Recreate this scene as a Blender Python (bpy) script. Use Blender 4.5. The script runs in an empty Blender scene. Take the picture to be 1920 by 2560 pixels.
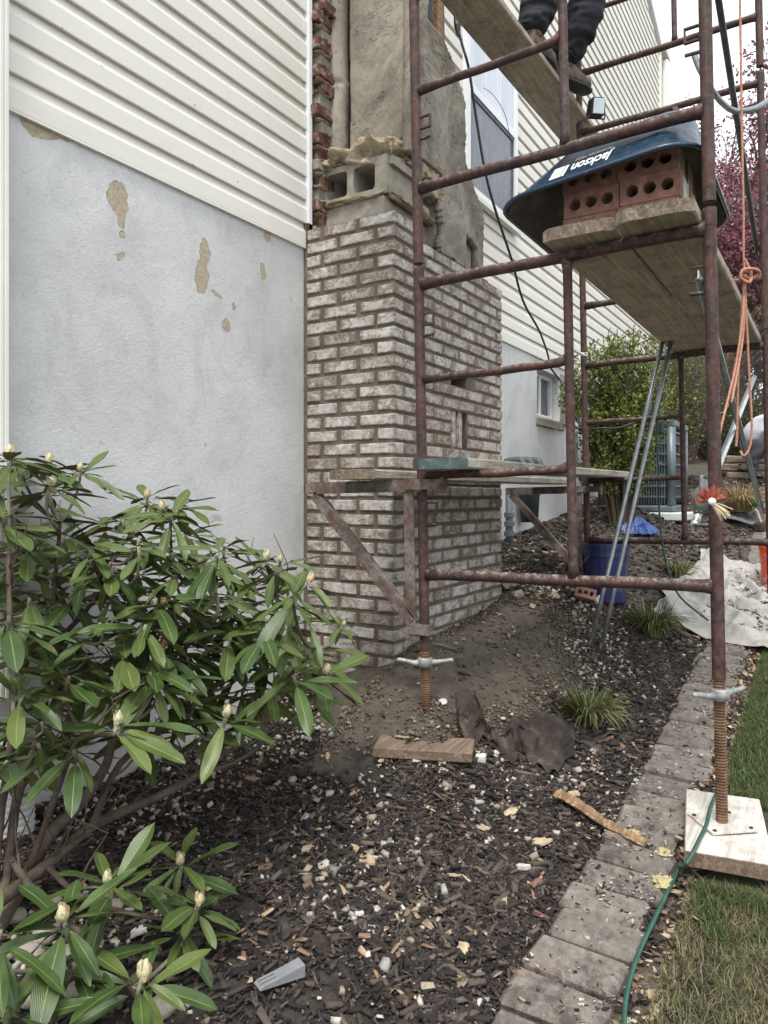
import bpy, bmesh, math, random
import numpy as np
from mathutils import Vector, Matrix, noise as mn
random.seed(7); np.random.seed(7)
R = random.uniform
SC = bpy.context.scene
COL = SC.collection
CZ = 1.2                                   # camera height
FP = 1827.0; SA, CA = 0.52503, 0.85109

# ------------------------------------------------------------------ camera, sky, sun, exposure
cam_d = bpy.data.cameras.new('camera'); cam = bpy.data.objects.new('camera', cam_d); COL.objects.link(cam)
cam.location = (0, 0, CZ)
fwd = Vector((CA, SA, 0)); rgt = Vector((SA, -CA, 0)); up = Vector((0, 0, 1))
cam.rotation_euler = Matrix((rgt, up, -fwd)).transposed().to_euler()
cam_d.lens = 36 * FP / 2560; cam_d.sensor_width = 36; cam_d.shift_y = -40 / 2560
cam_d.clip_start = 0.05; cam_d.clip_end = 500
SC.camera = cam
world = bpy.data.worlds.new('World'); SC.world = world; world.use_nodes = True
wn = world.node_tree; wn.nodes.clear()
SUN_EL, SUN_AZ = math.radians(62), math.radians(200)      # azimuth: direction the sun stands in, from +x counter-clockwise
sky = wn.nodes.new('ShaderNodeTexSky'); sky.sky_type = 'NISHITA'; sky.sun_disc = False
sky.sun_elevation = SUN_EL; sky.sun_rotation = math.radians(90) - SUN_AZ
sky.dust_density = 6; sky.air_density = 1.0; sky.altitude = 100
hsv = wn.nodes.new('ShaderNodeHueSaturation'); hsv.inputs['Saturation'].default_value = 0.22
mixw = wn.nodes.new('ShaderNodeMix'); mixw.data_type = 'RGBA'; mixw.inputs[0].default_value = 0.6
mixw.inputs[7].default_value = (9.4, 9.9, 10.6, 1)        # even overcast veil over the clear sky
bg = wn.nodes.new('ShaderNodeBackground'); bg.inputs[1].default_value = 0.112
wo = wn.nodes.new('ShaderNodeOutputWorld')
wn.links.new(sky.outputs[0], hsv.inputs['Color']); wn.links.new(hsv.outputs[0], mixw.inputs[6])
wn.links.new(mixw.outputs[2], bg.inputs[0]); wn.links.new(bg.outputs[0], wo.inputs[0])
sun_d = bpy.data.lights.new('sun', 'SUN'); sun_d.energy = 1.5; sun_d.angle = math.radians(14); sun_d.color = (1, .965, .92)
sun = bpy.data.objects.new('sun', sun_d); COL.objects.link(sun)
sdir = Vector((math.cos(SUN_EL) * math.cos(SUN_AZ), math.cos(SUN_EL) * math.sin(SUN_AZ), math.sin(SUN_EL)))
sun.rotation_euler = sdir.to_track_quat('Z', 'Y').to_euler()
vs = SC.view_settings; vs.view_transform = 'Standard'; vs.look = 'None'; vs.gamma = 1; vs.use_curve_mapping = False
vs.exposure = 0.95

# ------------------------------------------------------------------ helpers: placing
def at(px, py, F):
    r = (px - 960) / FP * F
    return Vector((SA * r + CA * F, -CA * r + SA * F, CZ + (1240 - py) / FP * F))
def atw(x, y, F): return at(x * 1.15732, y * 1.15732, F)
def at_y(px, py, y): return at(px, py, y / (SA - CA * (px - 960) / FP))
def at_z(px, py, z): return at(px, py, (z - CZ) * FP / (1240 - py))

# ------------------------------------------------------------------ helpers: materials
MATS = {}
class NT:
    def __init__(s, name):
        s.m = bpy.data.materials.new(name); s.m.use_nodes = True; s.t = s.m.node_tree
        s.b = s.t.nodes['Principled BSDF']; s.n = s.t.nodes; s.l = s.t.links; MATS[name] = s.m
        s.pos = s.n.new('ShaderNodeNewGeometry').outputs['Position']
    def link(s, a, b): s.l.new(a, b)
    def val(s, inp, v):
        if hasattr(v, 'links') or hasattr(v, 'is_linked'): s.l.new(v, inp)
        else:
            try: inp.default_value = v
            except Exception: inp.default_value = (*v, 1)
    def mapping(s, vec, scale=(1, 1, 1), rot=(0, 0, 0), loc=(0, 0, 0)):
        n = s.n.new('ShaderNodeMapping'); s.l.new(vec, n.inputs[0])
        n.inputs['Scale'].default_value = scale; n.inputs['Rotation'].default_value = rot; n.inputs['Location'].default_value = loc
        return n.outputs[0]
    def noise(s, scale, detail=4, rough=.55, vec=None, dist=0.0):
        n = s.n.new('ShaderNodeTexNoise'); n.inputs['Scale'].default_value = scale; n.inputs['Detail'].default_value = detail
        n.inputs['Roughness'].default_value = rough; n.inputs['Distortion'].default_value = dist
        s.l.new(vec if vec is not None else s.pos, n.inputs['Vector']); return n.outputs['Fac']
    def voro(s, scale, vec=None, feature='F1', out='Distance'):
        n = s.n.new('ShaderNodeTexVoronoi'); n.inputs['Scale'].default_value = scale; n.feature = feature
        s.l.new(vec if vec is not None else s.pos, n.inputs['Vector']); return n.outputs[out]
    def ramp(s, fac, stops):
        n = s.n.new('ShaderNodeValToRGB'); cr = n.color_ramp
        while len(cr.elements) < len(stops): cr.elements.new(0.5)
        for e, (p, c) in zip(cr.elements, stops):
            e.position = p
            if isinstance(c, (int, float)): c = (c, c, c)
            e.color = (*c, 1)
        s.l.new(fac, n.inputs[0]); return n.outputs[0]
    def mix(s, fac, a, b, mode='MIX'):
        n = s.n.new('ShaderNodeMix'); n.data_type = 'RGBA'; n.blend_type = mode
        s.val(n.inputs[0], fac); s.val(n.inputs[6], a); s.val(n.inputs[7], b); return n.outputs[2]
    def math(s, op, a, b=0.0, c=None):
        n = s.n.new('ShaderNodeMath'); n.operation = op; s.val(n.inputs[0], a); s.val(n.inputs[1], b)
        if c is not None: s.val(n.inputs[2], c)
        return n.outputs[0]
    def vmath(s, op, a, b):
        n = s.n.new('ShaderNodeVectorMath'); n.operation = op
        for i, v in ((0, a), (1, b)):
            if hasattr(v, 'is_linked'): s.l.new(v, n.inputs[i])
            else: n.inputs[i].default_value = v
        return n.outputs['Value'] if op in ('LENGTH', 'DISTANCE') else n.outputs[0]
    def rnd(s): return s.n.new('ShaderNodeObjectInfo').outputs['Random']
    def attr(s, name='Col'):
        n = s.n.new('ShaderNodeAttribute'); n.attribute_name = name; return n.outputs['Color']
    def uv(s): return s.n.new('ShaderNodeTexCoord').outputs['UV']
    def gen(s): return s.n.new('ShaderNodeTexCoord').outputs['Generated']
    def obj(s): return s.n.new('ShaderNodeTexCoord').outputs['Object']
    def sep(s, v):
        n = s.n.new('ShaderNodeSeparateXYZ'); s.l.new(v, n.inputs[0]); return n.outputs
    def bump(s, h, strength=.5, dist=.01, normal=None):
        n = s.n.new('ShaderNodeBump'); n.inputs['Strength'].default_value = strength; n.inputs['Distance'].default_value = dist
        s.l.new(h, n.inputs['Height'])
        if normal is not None: s.l.new(normal, n.inputs['Normal'])
        s.l.new(n.outputs[0], s.b.inputs['Normal']); return n.outputs[0]
    def out(s, color, rough=.7, metal=0.0, spec=None):
        s.val(s.b.inputs['Base Color'], color); s.val(s.b.inputs['Roughness'], rough); s.val(s.b.inputs['Metallic'], metal)
        if spec is not None: s.b.inputs['Specular IOR Level'].default_value = spec
        return s.m
def simple(name, stops, scale=8, rough=.7, metal=0., bump=.3, bdist=.003, bscale=60, detail=6, spec=None, stretch=None):
    t = NT(name); v = t.mapping(t.pos, stretch) if stretch else None
    c = t.ramp(t.noise(scale, detail, .65, v), stops)
    if bump: t.bump(t.noise(bscale, 5, .65, v), bump, bdist)
    return t.out(c, rough, metal, spec)

def build_materials():
    # --- whitewashed brick
    t = NT('whitewashed_brick'); rn = t.rnd(); g = t.gen()
    off = t.n.new('ShaderNodeCombineXYZ'); t.l.new(t.math('MULTIPLY', rn, 37.), off.inputs[0]); t.l.new(t.math('MULTIPLY', rn, 91.), off.inputs[2])
    v = t.vmath('ADD', t.pos, off.outputs[0])
    base = t.ramp(t.noise(45, 6, .7, v), [(.3, (.105, .080, .060)), (.5, (.21, .165, .126)), (.72, (.34, .28, .225))])
    base = t.mix(t.math('MULTIPLY', t.math('FRACT', t.math('MULTIPLY', rn, 7.3)), .5), base, (.205, .158, .125))
    sx = t.sep(g)
    ea, eb, ec = [t.math('ABSOLUTE', t.math('SUBTRACT', sx[k], .5)) for k in range(3)]
    ed = t.math('MAXIMUM', t.math('MINIMUM', ea, eb), t.math('MINIMUM', t.math('MAXIMUM', ea, eb), ec))
    n1 = t.noise(13, 7, .72, t.mapping(v, (1, 1, 1.6)), 1.2); n2 = t.noise(70, 5, .7, v)
    w = t.math('ADD', n1, t.math('MULTIPLY', t.math('SUBTRACT', n2, .5), .5))
    w = t.math('ADD', w, t.math('MULTIPLY', t.math('SUBTRACT', t.math('FRACT', t.math('MULTIPLY', rn, 13.7)), .5), .17))
    w = t.math('SUBTRACT', w, t.ramp(ed, [(.30, 0.), (.5, .15)]))
    wm = t.ramp(w, [(.36, 0.), (.57, 1.)])
    wc = t.ramp(t.noise(30, 5, .7, v), [(.3, (.36, .325, .285)), (.65, (.655, .635, .60))])
    c = t.mix(t.math('MULTIPLY', wm, .88), base, wc)
    c = t.mix(t.ramp(t.noise(160, 3, .6, v), [(.63, 0.), (.70, .75)]), c, (.10, .075, .06))
    cr = t.ramp(t.noise(20, 3, .5, t.mapping(v, (1, 1, 2.5)), 2.5), [(.49, 0.), (.503, 1.), (.515, 0.)])
    c = t.mix(t.math('MULTIPLY', cr, .45), c, (.12, .10, .085))
    t.bump(t.math('ADD', t.math('MULTIPLY', wm, .5), t.math('SUBTRACT', t.noise(110, 5, .7, v), t.math('MULTIPLY', cr, .7))), .8, .004)
    t.out(c, .9)
    # --- mortar of new joints
    simple('fresh_mortar', [(.3, (.062, .050, .035)), (.55, (.115, .094, .067)), (.75, (.165, .14, .105))], 14, .92, bump=.7, bdist=.003, bscale=120)
    # --- parging, old rough render
    t = NT('rough_parging')
    n1 = t.noise(3.0, 8, .65, None, .8); n2 = t.noise(14, 8, .7, t.mapping(t.pos, (1.4, 1, .8), (0, .5, 0)), 1.6)
    c = t.ramp(n1, [(.32, (.13, .115, .09)), (.46, (.22, .195, .155)), (.58, (.33, .295, .24)), (.72, (.25, .245, .22))])
    c = t.mix(t.ramp(n2, [(.3, .8), (.48, 0.)]), c, (.12, .105, .08))
    c = t.mix(t.ramp(n2, [(.60, 0.), (.72, .6)]), c, (.44, .41, .36))
    crk = t.ramp(t.noise(7, 4, .6, t.mapping(t.pos, (1, 1, 2.2), (0, .8, 0)), 1.4), [(.475, 0.), (.488, 1.), (.50, 0.)])
    msk = t.ramp(t.noise(4, 2, .5), [(.5, 0.), (.56, 1.)])
    crk = t.math('MULTIPLY', crk, msk)
    c = t.mix(t.math('MULTIPLY', crk, .7), c, (.05, .042, .03))
    h = t.math('SUBTRACT', t.math('ADD', n2, t.math('MULTIPLY', t.noise(80, 4, .7), .3)), t.math('MULTIPLY', crk, .8))
    t.bump(h, .8, .008); t.out(c, .92)
    simple('concrete_block_face', [(.3, (.20, .18, .145)), (.55, (.29, .265, .215)), (.8, (.37, .34, .28))], 22, .95, bump=.7, bdist=.004, bscale=150)
    simple('broken_mortar', [(.28, (.13, .10, .065)), (.45, (.36, .285, .19)), (.7, (.50, .425, .31))], 16, .95, bump=1., bdist=.02, bscale=28)
    simple('old_red_brick', [(.35, (.045, .024, .022)), (.45, (.105, .036, .031)), (.53, (.14, .06, .05)), (.60, (.27, .235, .19))], 26, .9, bump=.8, bdist=.006, bscale=60)
    simple('cored_red_brick', [(.3, (.15, .078, .060)), (.55, (.26, .135, .105)), (.8, (.40, .26, .22))], 30, .88, bump=.4, bdist=.003, bscale=160)
    simple('pale_brick_face', [(.35, (.30, .26, .22)), (.5, (.50, .48, .44)), (.7, (.66, .64, .60))], 30, .9, bump=.4, bdist=.003, bscale=120)
    # --- vinyl siding, faint wood grain and grime
    t = NT('vinyl_siding'); g = t.noise(60, 4, .6, t.mapping(t.pos, (.06, 1, 4)))
    c = t.ramp(t.noise(.9, 5, .6), [(.3, (.70, .675, .60)), (.7, (.76, .735, .67))])
    c = t.mix(t.ramp(g, [(.35, .10), (.6, 0.)]), c, (.48, .46, .40))
    c = t.mix(t.ramp(t.noise(38, 2, .4), [(.765, 0.), (.785, .7)]), c, (.12, .10, .08))
    c = t.mix(t.math('MULTIPLY', t.ramp(t.noise(2.3, 5, .7, t.mapping(t.pos, (1, 1, 3))), [(.45, 0.), (.8, .35)]), 1.), c, (.50, .49, .44))
    t.bump(g, .22, .0015); t.out(c, .48)
    simple('vinyl_trim', [(.3, (.66, .65, .59)), (.7, (.74, .73, .68))], 3, .45, bump=.05)
    simple('white_frame', [(.3, (.74, .75, .76)), (.7, (.82, .83, .84))], 3, .35, bump=.05)
    # --- painted stucco with peeled patches
    t = NT('painted_stucco'); p = t.pos
    c = t.ramp(t.noise(1.6, 7, .62), [(.28, (.50, .497, .49)), (.5, (.61, .61, .603)), (.7, (.69, .688, .68))])
    st = t.noise(4.5, 8, .75, t.mapping(p, (1.0, 1, .75), (0, .5, 0)), .8)
    c = t.mix(t.ramp(st, [(.50, 0.), (.72, .36)]), c, (.25, .26, .25))
    fine = t.noise(60, 8, .85, t.mapping(p, (1, 1, 1.4), (0, .6, 0)))
    c = t.mix(t.ramp(fine, [(.53, 0.), (.66, .42)]), c, (.24, .24, .235))
    sp = t.noise(9, 2, .5, None, .6)
    c = t.mix(t.math('MULTIPLY', t.ramp(sp, [(.74, 0.), (.77, 1.)]), .4), c, (.19, .18, .16))
    stz = t.sep(p)
    low = t.n.new('ShaderNodeMapRange'); t.l.new(stz[2], low.inputs[0]); low.inputs[1].default_value = .1; low.inputs[2].default_value = .5
    low.inputs[3].default_value = 1; low.inputs[4].default_value = 0
    c = t.mix(t.math('MULTIPLY', low.outputs[0], t.noise(7, 5, .7)), c, (.30, .26, .19))
    wig = t.n.new('ShaderNodeTexNoise'); wig.inputs['Scale'].default_value = 11; wig.inputs['Detail'].default_value = 7; wig.inputs['Roughness'].default_value = .65; t.l.new(p, wig.inputs['Vector'])
    wv = t.vmath('SUBTRACT', wig.outputs['Color'], (.5, .5, .5))
    d = None
    for (X, Y, rx, rz) in ((255, 428, .050, .062), (262, 465, .020, .045), (265, 507, .011, .016), (262, 552, .013, .018), (442, 545, .030, .055), (436, 595, .040, .075),
                           (470, 632, .03, .01), (490, 700, .022, .030), (506, 663, .010, .020), (578, 511, .024, .028), (567, 588, .017, .040), (85, 282, .07, .022), (130, 290, .03, .02),
                           (268, 1172, .012, .016), (390, 1165, .014, .02), (700, 1160, .02, .02)):
        q = at_y(X * 1.15732, Y * 1.15732, 2.285)
        k = t.vmath('SUBTRACT', p, tuple(q)); k = t.vmath('ADD', k, t.vmath('MULTIPLY', wv, (.085, 0, .085)))
        k = t.vmath('LENGTH', t.vmath('MULTIPLY', k, (1 / rx, .0, 1 / rz)), (0, 0, 0))
        k = t.math('MULTIPLY', t.math('SUBTRACT', k, 1.0), min(rx, rz))
        d = k if d is None else t.math('MINIMUM', d, k)
    pm = t.ramp(t.math('ADD', t.math('MULTIPLY', d, 60), .5), [(.47, 1.), (.53, 0.)])
    tan = t.ramp(t.noise(60, 5, .7), [(.3, (.33, .27, .18)), (.6, (.47, .40, .29)), (.8, (.55, .48, .37))])
    edge = t.ramp(t.math('ADD', t.math('MULTIPLY', d, 60), .5), [(.40, 0.), (.5, .55), (.60, 0.)])
    c = t.mix(pm, c, tan); c = t.mix(edge, c, (.16, .13, .10))
    h = t.math('SUBTRACT', t.math('ADD', t.math('MULTIPLY', t.noise(75, 6, .75, t.mapping(p, (1, 1, 1.3), (0, .6, 0)), .7), .7), t.math('MULTIPLY', t.noise(18, 5, .6), .5)), t.math('MULTIPLY', pm, 1.3))
    t.bump(h, .75, .007); t.out(c, .85)
    # --- scaffold steel
    t = NT('red_oxide_steel'); n1 = t.noise(9, 7, .7); n2 = t.noise(55, 6, .75, None, .6)
    c = t.ramp(n1, [(.3, (.026, .016, .014)), (.48, (.045, .024, .020)), (.62, (.078, .028, .023)), (.78, (.065, .045, .037))])
    c = t.mix(t.ramp(n2, [(.58, 0.), (.68, .5)]), c, (.14, .07, .045))
    nz = t.sep(t.n.new('ShaderNodeNewGeometry').outputs['Normal'])[2]
    cem = t.math('MULTIPLY', t.ramp(t.noise(34, 7, .85), [(.47, 0.), (.58, 1.)]), t.math('ADD', t.math('MULTIPLY', t.math('MAXIMUM', nz, 0.), .7), .10))
    c = t.mix(cem, c, (.36, .33, .29))
    t.bump(t.math('ADD', n2, cem), .45, .0025); t.out(c, t.ramp(n2, [(.3, .45), (.7, .8)]), 0., .3)
    t = NT('rusty_bracket'); n1 = t.noise(13, 7, .75); n2 = t.noise(80, 6, .8)
    c = t.ramp(n1, [(.3, (.05, .025, .02)), (.46, (.11, .075, .06)), (.60, (.21, .19, .165)), (.74, (.13, .03, .035))])
    c = t.mix(t.ramp(n2, [(.52, 0.), (.62, .8)]), c, (.085, .05, .035))
    t.bump(n2, .7, .003); t.out(c, .85)
    simple('galvanised_steel', [(.3, (.19, .21, .22)), (.55, (.30, .32, .33)), (.8, (.42, .44, .45))], 24, .42, .75, .25, .002, 60)
    simple('bright_galvanised', [(.3, (.42, .45, .47)), (.7, (.62, .65, .66))], 18, .38, .75, .2, .002, 60)
    simple('dark_steel', [(.3, (.045, .05, .052)), (.7, (.11, .12, .12))], 18, .5, .5, .2, .002, 60)
    simple('cast_nut', [(.3, (.15, .155, .15)), (.55, (.30, .31, .30)), (.75, (.50, .50, .47))], 26, .6, .5, .6, .004, 90)
    simple('rusty_thread', [(.3, (.055, .030, .018)), (.5, (.145, .078, .042)), (.72, (.25, .16, .095))], 17, .85, .1, .5, .002, 160)
    simple('rusty_sheet', [(.3, (.008, .006, .005)), (.45, (.024, .017, .013)), (.58, (.050, .034, .025)), (.72, (.12, .088, .064))], 13, .85, .1, .9, .008, 40, 9)
    # --- woods
    def wood(name, stops, rot=(0, 0, 0), dirt=(.10, .08, .055), k=1.):
        t = NT(name); v = t.mapping(t.pos, (1.2, 22 * k, 22 * k), rot)
        g = t.noise(2.2, 7, .65, v, 1.2)
        c = t.ramp(g, stops)
        ring = t.math('SINE', t.math('MULTIPLY', t.noise(1.3, 2, .5, t.mapping(t.pos, (.7, 5, 5), rot), .6), 90))
        c = t.mix(t.ramp(ring, [(.3, 0.), (1., .10)]), c, dirt)
        c = t.mix(t.ramp(t.noise(8, 6, .75), [(.48, 0.), (.68, .62)]), c, dirt)
        c = t.mix(t.ramp(t.noise(50, 4, .7), [(.64, 0.), (.70, .6)]), c, (.04, .03, .025))
        t.bump(t.math('ADD', g, t.math('MULTIPLY', ring, .12)), .6, .004); t.out(c, .88)
    wood('weathered_plank', [(.3, (.19, .155, .115)), (.5, (.34, .29, .225)), (.7, (.46, .40, .32))])
    wood('grey_plank', [(.3, (.20, .18, .145)), (.5, (.36, .325, .265)), (.7, (.50, .46, .385))])
    wood('end_grain', [(.3, (.06, .045, .032)), (.5, (.16, .125, .09)), (.7, (.28, .23, .175))], (0, 0, 1.57))
    wood('pale_plywood', [(.3, (.36, .33, .29)), (.5, (.55, .52, .47)), (.7, (.68, .65, .60))], (0, 0, 0), (.25, .20, .15))
    wood('brown_wood', [(.3, (.08, .052, .035)), (.5, (.17, .115, .08)), (.7, (.28, .21, .15))])
    wood('rotten_wood', [(.3, (.09, .045, .022)), (.5, (.25, .15, .08)), (.7, (.48, .34, .19))], (0, 0, .5))
    simple('green_painted_end', [(.3, (.035, .058, .058)), (.6, (.070, .102, .100)), (.8, (.22, .20, .165))], 22, .7, bump=.4)
    # --- tray
    t = NT('blue_enamel'); n = t.noise(30, 7, .8)
    c = t.ramp(t.noise(3, 4, .6), [(.3, (.007, .022, .045)), (.7, (.011, .032, .060))])
    c = t.mix(t.ramp(n, [(.60, 0.), (.70, .6)]), c, (.20, .23, .24))
    t.out(c, t.ramp(n, [(.4, .22), (.7, .5)]), 0.); t.bump(n, .08, .002)
    simple('cement_crusted_steel', [(.3, (.045, .04, .033)), (.55, (.10, .09, .075)), (.75, (.2, .185, .155))], 10, .9, bump=.8, bdist=.006, bscale=40)
    simple('white_print', [(.3, (.72, .74, .76)), (.7, (.8, .81, .82))], 40, .5, bump=0)
    # --- fabric etc
    simple('navy_denim', [(.3, (.003, .0035, .006)), (.7, (.009, .010, .018))], 9, .85, bump=.5, bdist=.006, bscale=22)
    simple('boot_leather', [(.3, (.06, .045, .032)), (.55, (.15, .112, .078)), (.8, (.25, .20, .145))], 22, .75, bump=.5, bdist=.004, bscale=60)
    simple('skin', [(.3, (.40, .24, .17)), (.7, (.48, .30, .21))], 10, .6, bump=.1)
    simple('grey_shirt', [(.3, (.42, .44, .49)), (.7, (.56, .58, .63))], 6, .9, bump=.5, bdist=.01, bscale=14)
    simple('charcoal_cloth', [(.3, (.025, .026, .03)), (.7, (.06, .06, .066))], 6, .9, bump=.5, bdist=.01, bscale=18)
    simple('black_plastic', [(.3, (.010, .010, .012)), (.7, (.022, .022, .026))], 12, .45, bump=.1)
    simple('black_rubber', [(.3, (.010, .011, .015)), (.7, (.022, .023, .03))], 20, .5, bump=.1)
    simple('green_rubber', [(.3, (.016, .060, .042)), (.7, (.032, .105, .075))], 20, .42, bump=.1)
    simple('dark_green_cord', [(.3, (.008, .03, .022)), (.7, (.02, .06, .045))], 20, .5, bump=.1)
    simple('orange_rope', [(.35, (.30, .12, .075)), (.65, (.52, .27, .19))], 120, .85, bump=.8, bdist=.002, bscale=260)
    simple('orange_fray', [(.3, (.36, .065, .035)), (.7, (.52, .16, .10))], 60, .8, bump=.1)
    simple('cream_fray', [(.3, (.62, .46, .25)), (.7, (.72, .62, .45))], 60, .8, bump=.1)
    simple('pulley_paint', [(.3, (.16, .22, .20)), (.7, (.34, .41, .38))], 30, .45, .3, .2)
    simple('blue_plastic', [(.3, (.010, .015, .065)), (.6, (.016, .024, .10)), (.75, (.10, .115, .16))], 12, .4, bump=.1)
    simple('orange_plastic', [(.3, (.62, .055, .012)), (.7, (.74, .08, .02))], 8, .4, bump=.1)
    simple('blue_tarp', [(.3, (.012, .035, .13)), (.6, (.025, .07, .23)), (.85, (.30, .34, .42))], 7, .35, bump=.6, bdist=.02, bscale=14)
    simple('grey_plastic', [(.3, (.17, .175, .18)), (.7, (.24, .245, .25))], 20, .5, bump=.15)
    simple('grey_conduit', [(.3, (.075, .09, .10)), (.7, (.13, .15, .165))], 14, .5, bump=.1)
    simple('dark_bin', [(.3, (.02, .03, .035)), (.7, (.05, .06, .065))], 14, .5, bump=.1)
    simple('canvas_cloth', [(.3, (.20, .175, .145)), (.45, (.34, .325, .30)), (.8, (.46, .45, .43))], 5, .92, bump=.8, bdist=.02, bscale=11, detail=8)
    simple('condenser_metal', [(.3, (.10, .125, .135)), (.7, (.16, .19, .20))], 6, .45, .3, .1)
    simple('condenser_grille', [(.3, (.025, .035, .042)), (.7, (.05, .065, .075))], 14, .5, .3, .1)
    simple('pale_pad', [(.3, (.50, .51, .49)), (.7, (.64, .65, .63))], 8, .7, bump=.2)
    simple('drain_pipe', [(.3, (.45, .45, .43)), (.7, (.62, .62, .60))], 8, .5, bump=.1)
    simple('pink_plastic', [(.3, (.6, .25, .28)), (.7, (.7, .33, .36))], 8, .5, bump=.1)
    t = NT('dark_glass'); c = t.ramp(t.noise(14, 6, .7, t.mapping(t.pos, (1, 1, .35)), 2.), [(.35, (.055, .062, .08)), (.55, (.11, .12, .145)), (.7, (.17, .18, .21))]); t.out(c, .22)
    t = NT('bright_glass'); c = t.ramp(t.noise(2, 2, .5, t.mapping(t.pos, (3, 1, .3))), [(.3, (.50, .56, .62)), (.7, (.68, .73, .78))]); t.out(c, .10)
    simple('stone_block', [(.3, (.11, .085, .06)), (.55, (.22, .175, .13)), (.8, (.34, .28, .21))], 9, .95, bump=.8, bdist=.01, bscale=35)
    # --- pavers
    t = NT('concrete_paver'); rn = t.rnd()
    c = t.ramp(t.noise(24, 7, .75), [(.3, (.10, .084, .070)), (.5, (.19, .165, .142)), (.7, (.30, .27, .235))])
    c = t.mix(t.math('MULTIPLY', rn, .4), c, (.105, .085, .075))
    c = t.mix(t.ramp(t.noise(9, 6, .75), [(.50, 0.), (.62, .75)]), c, (.05, .040, .032))
    c = t.mix(t.ramp(t.noise(60, 5, .75), [(.60, 0.), (.68, .6)]), c, (.36, .33, .28))
    c = t.mix(t.ramp(t.noise(5, 4, .6), [(.60, 0.), (.75, .3)]), c, (.30, .20, .16))
    t.bump(t.noise(130, 5, .8), .8, .005); t.out(c, .92)
    # --- soil with mud zone beside the chimney
    t = NT('soil'); p = t.pos
    soil = t.ramp(t.noise(26, 8, .75), [(.3, (.010, .008, .007)), (.5, (.028, .022, .018)), (.7, (.065, .050, .040))])
    mud = t.ramp(t.noise(9, 9, .8), [(.32, (.080, .064, .048)), (.47, (.135, .110, .083)), (.62, (.185, .156, .120)), (.75, (.26, .225, .175))])
    mud = t.mix(t.ramp(t.noise(75, 5, .8), [(.52, 0.), (.62, .6)]), mud, (.060, .047, .034))
    ash = t.ramp(t.noise(40, 6, .7), [(.3, (.055, .045, .036)), (.7, (.17, .145, .115))])
    n = t.math('MULTIPLY', t.math('SUBTRACT', t.noise(3.2, 6, .6), .5), .9)
    q = t.vmath('LENGTH', t.vmath('MULTIPLY', t.vmath('SUBTRACT', p, (3.28, 1.56, 0)), (1 / 1.10, 1 / .50, 0)), (0, 0, 0))
    mm = t.ramp(t.math('ADD', q, n), [(.86, 1.), (1.06, 0.)])
    mm2 = t.ramp(t.math('ADD', q, n), [(1.15, 1.), (1.7, 0.)])
    far = t.n.new('ShaderNodeMapRange'); t.l.new(t.sep(p)[0], far.inputs[0]); far.inputs[1].default_value = 4.; far.inputs[2].default_value = 6.
    c = t.mix(t.math('MULTIPLY', mm2, t.ramp(t.noise(9, 6, .7), [(.4, 0.), (.6, .8)])), soil, ash)
    c = t.mix(t.math('MULTIPLY', far.outputs[0], .5), c, ash)
    c = t.mix(mm, c, mud)
    t.bump(t.math('ADD', t.noise(55, 8, .8), t.math('MULTIPLY', t.noise(16, 5, .7), .8)), 1., .022)
    t.out(c, .95)
    t = NT('path_bedding')
    c = t.ramp(t.noise(70, 6, .8), [(.32, (.035, .027, .02)), (.5, (.13, .10, .075)), (.66, (.36, .29, .22))])
    t.bump(t.noise(90, 6, .8), 1., .012); t.out(c, .95)
    t = NT('lawn_soil')
    c = t.ramp(t.noise(5, 7, .7), [(.3, (.08, .066, .042)), (.48, (.085, .078, .040)), (.65, (.065, .078, .030))])
    c = t.mix(t.ramp(t.noise(70, 6, .8), [(.45, 0.), (.65, .6)]), c, (.03, .035, .018))
    t.bump(t.noise(90, 6, .8), 1., .015); t.out(c, .95)
    # --- attribute-coloured debris and foliage
    for nm, rough, bs in (('litter', .9, 90), ('grass_blade', .7, 0), ('bark', .9, 40), ('small_leaf', .55, 0)):
        t = NT(nm); c = t.attr()
        c = t.mix(.35, c, t.ramp(t.noise(120 if nm != 'bark' else 30, 5, .7), [(.3, .25), (.7, 1.)]), 'MULTIPLY')
        if bs: t.bump(t.noise(bs, 5, .7), .5, .004)
        if nm in ('small_leaf', 'grass_blade'):
            tr = t.n.new('ShaderNodeBsdfTranslucent'); t.l.new(c, tr.inputs[0])
            mx = t.n.new('ShaderNodeMixShader'); mx.inputs[0].default_value = .3
            t.l.new(t.b.outputs[0], mx.inputs[1]); t.l.new(tr.outputs[0], mx.inputs[2])
            t.l.new(mx.outputs[0], t.n['Material Output'].inputs[0])
        t.out(c, rough)
    # --- big evergreen leaf
    t = NT('rhododendron_leaf'); rn = t.rnd(); u = t.sep(t.uv())
    top = t.ramp(t.noise(16, 5, .6), [(.3, (.026, .050, .012)), (.6, (.056, .092, .022)), (.8, (.095, .135, .036))])
    top = t.mix(t.math('MULTIPLY', rn, .55), top, (.022, .046, .014))
    top = t.mix(t.ramp(t.math('FRACT', t.math('MULTIPLY', rn, 17.3)), [(.6, 0.), (1., .5)]), top, (.15, .18, .05))
    top = t.mix(t.ramp(t.math('ADD', t.math('FRACT', t.math('MULTIPLY', rn, 5.1)), t.math('MULTIPLY', u[1], .35)), [(1.18, 0.), (1.3, .75)]), top, (.17, .12, .035))
    ax = t.math('ABSOLUTE', t.math('SUBTRACT', u[0], .5))
    rib = t.ramp(ax, [(0., 1.), (.018, .9), (.045, 0.)])
    top = t.mix(t.math('MULTIPLY', rib, .6), top, (.20, .25, .085))
    wv = t.math('SINE', t.math('MULTIPLY', t.math('ADD', u[1], t.math('MULTIPLY', ax, .9)), 88.))
    top = t.mix(t.ramp(wv, [(.86, 0.), (1., .16)]), top, (.09, .16, .05))
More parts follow.
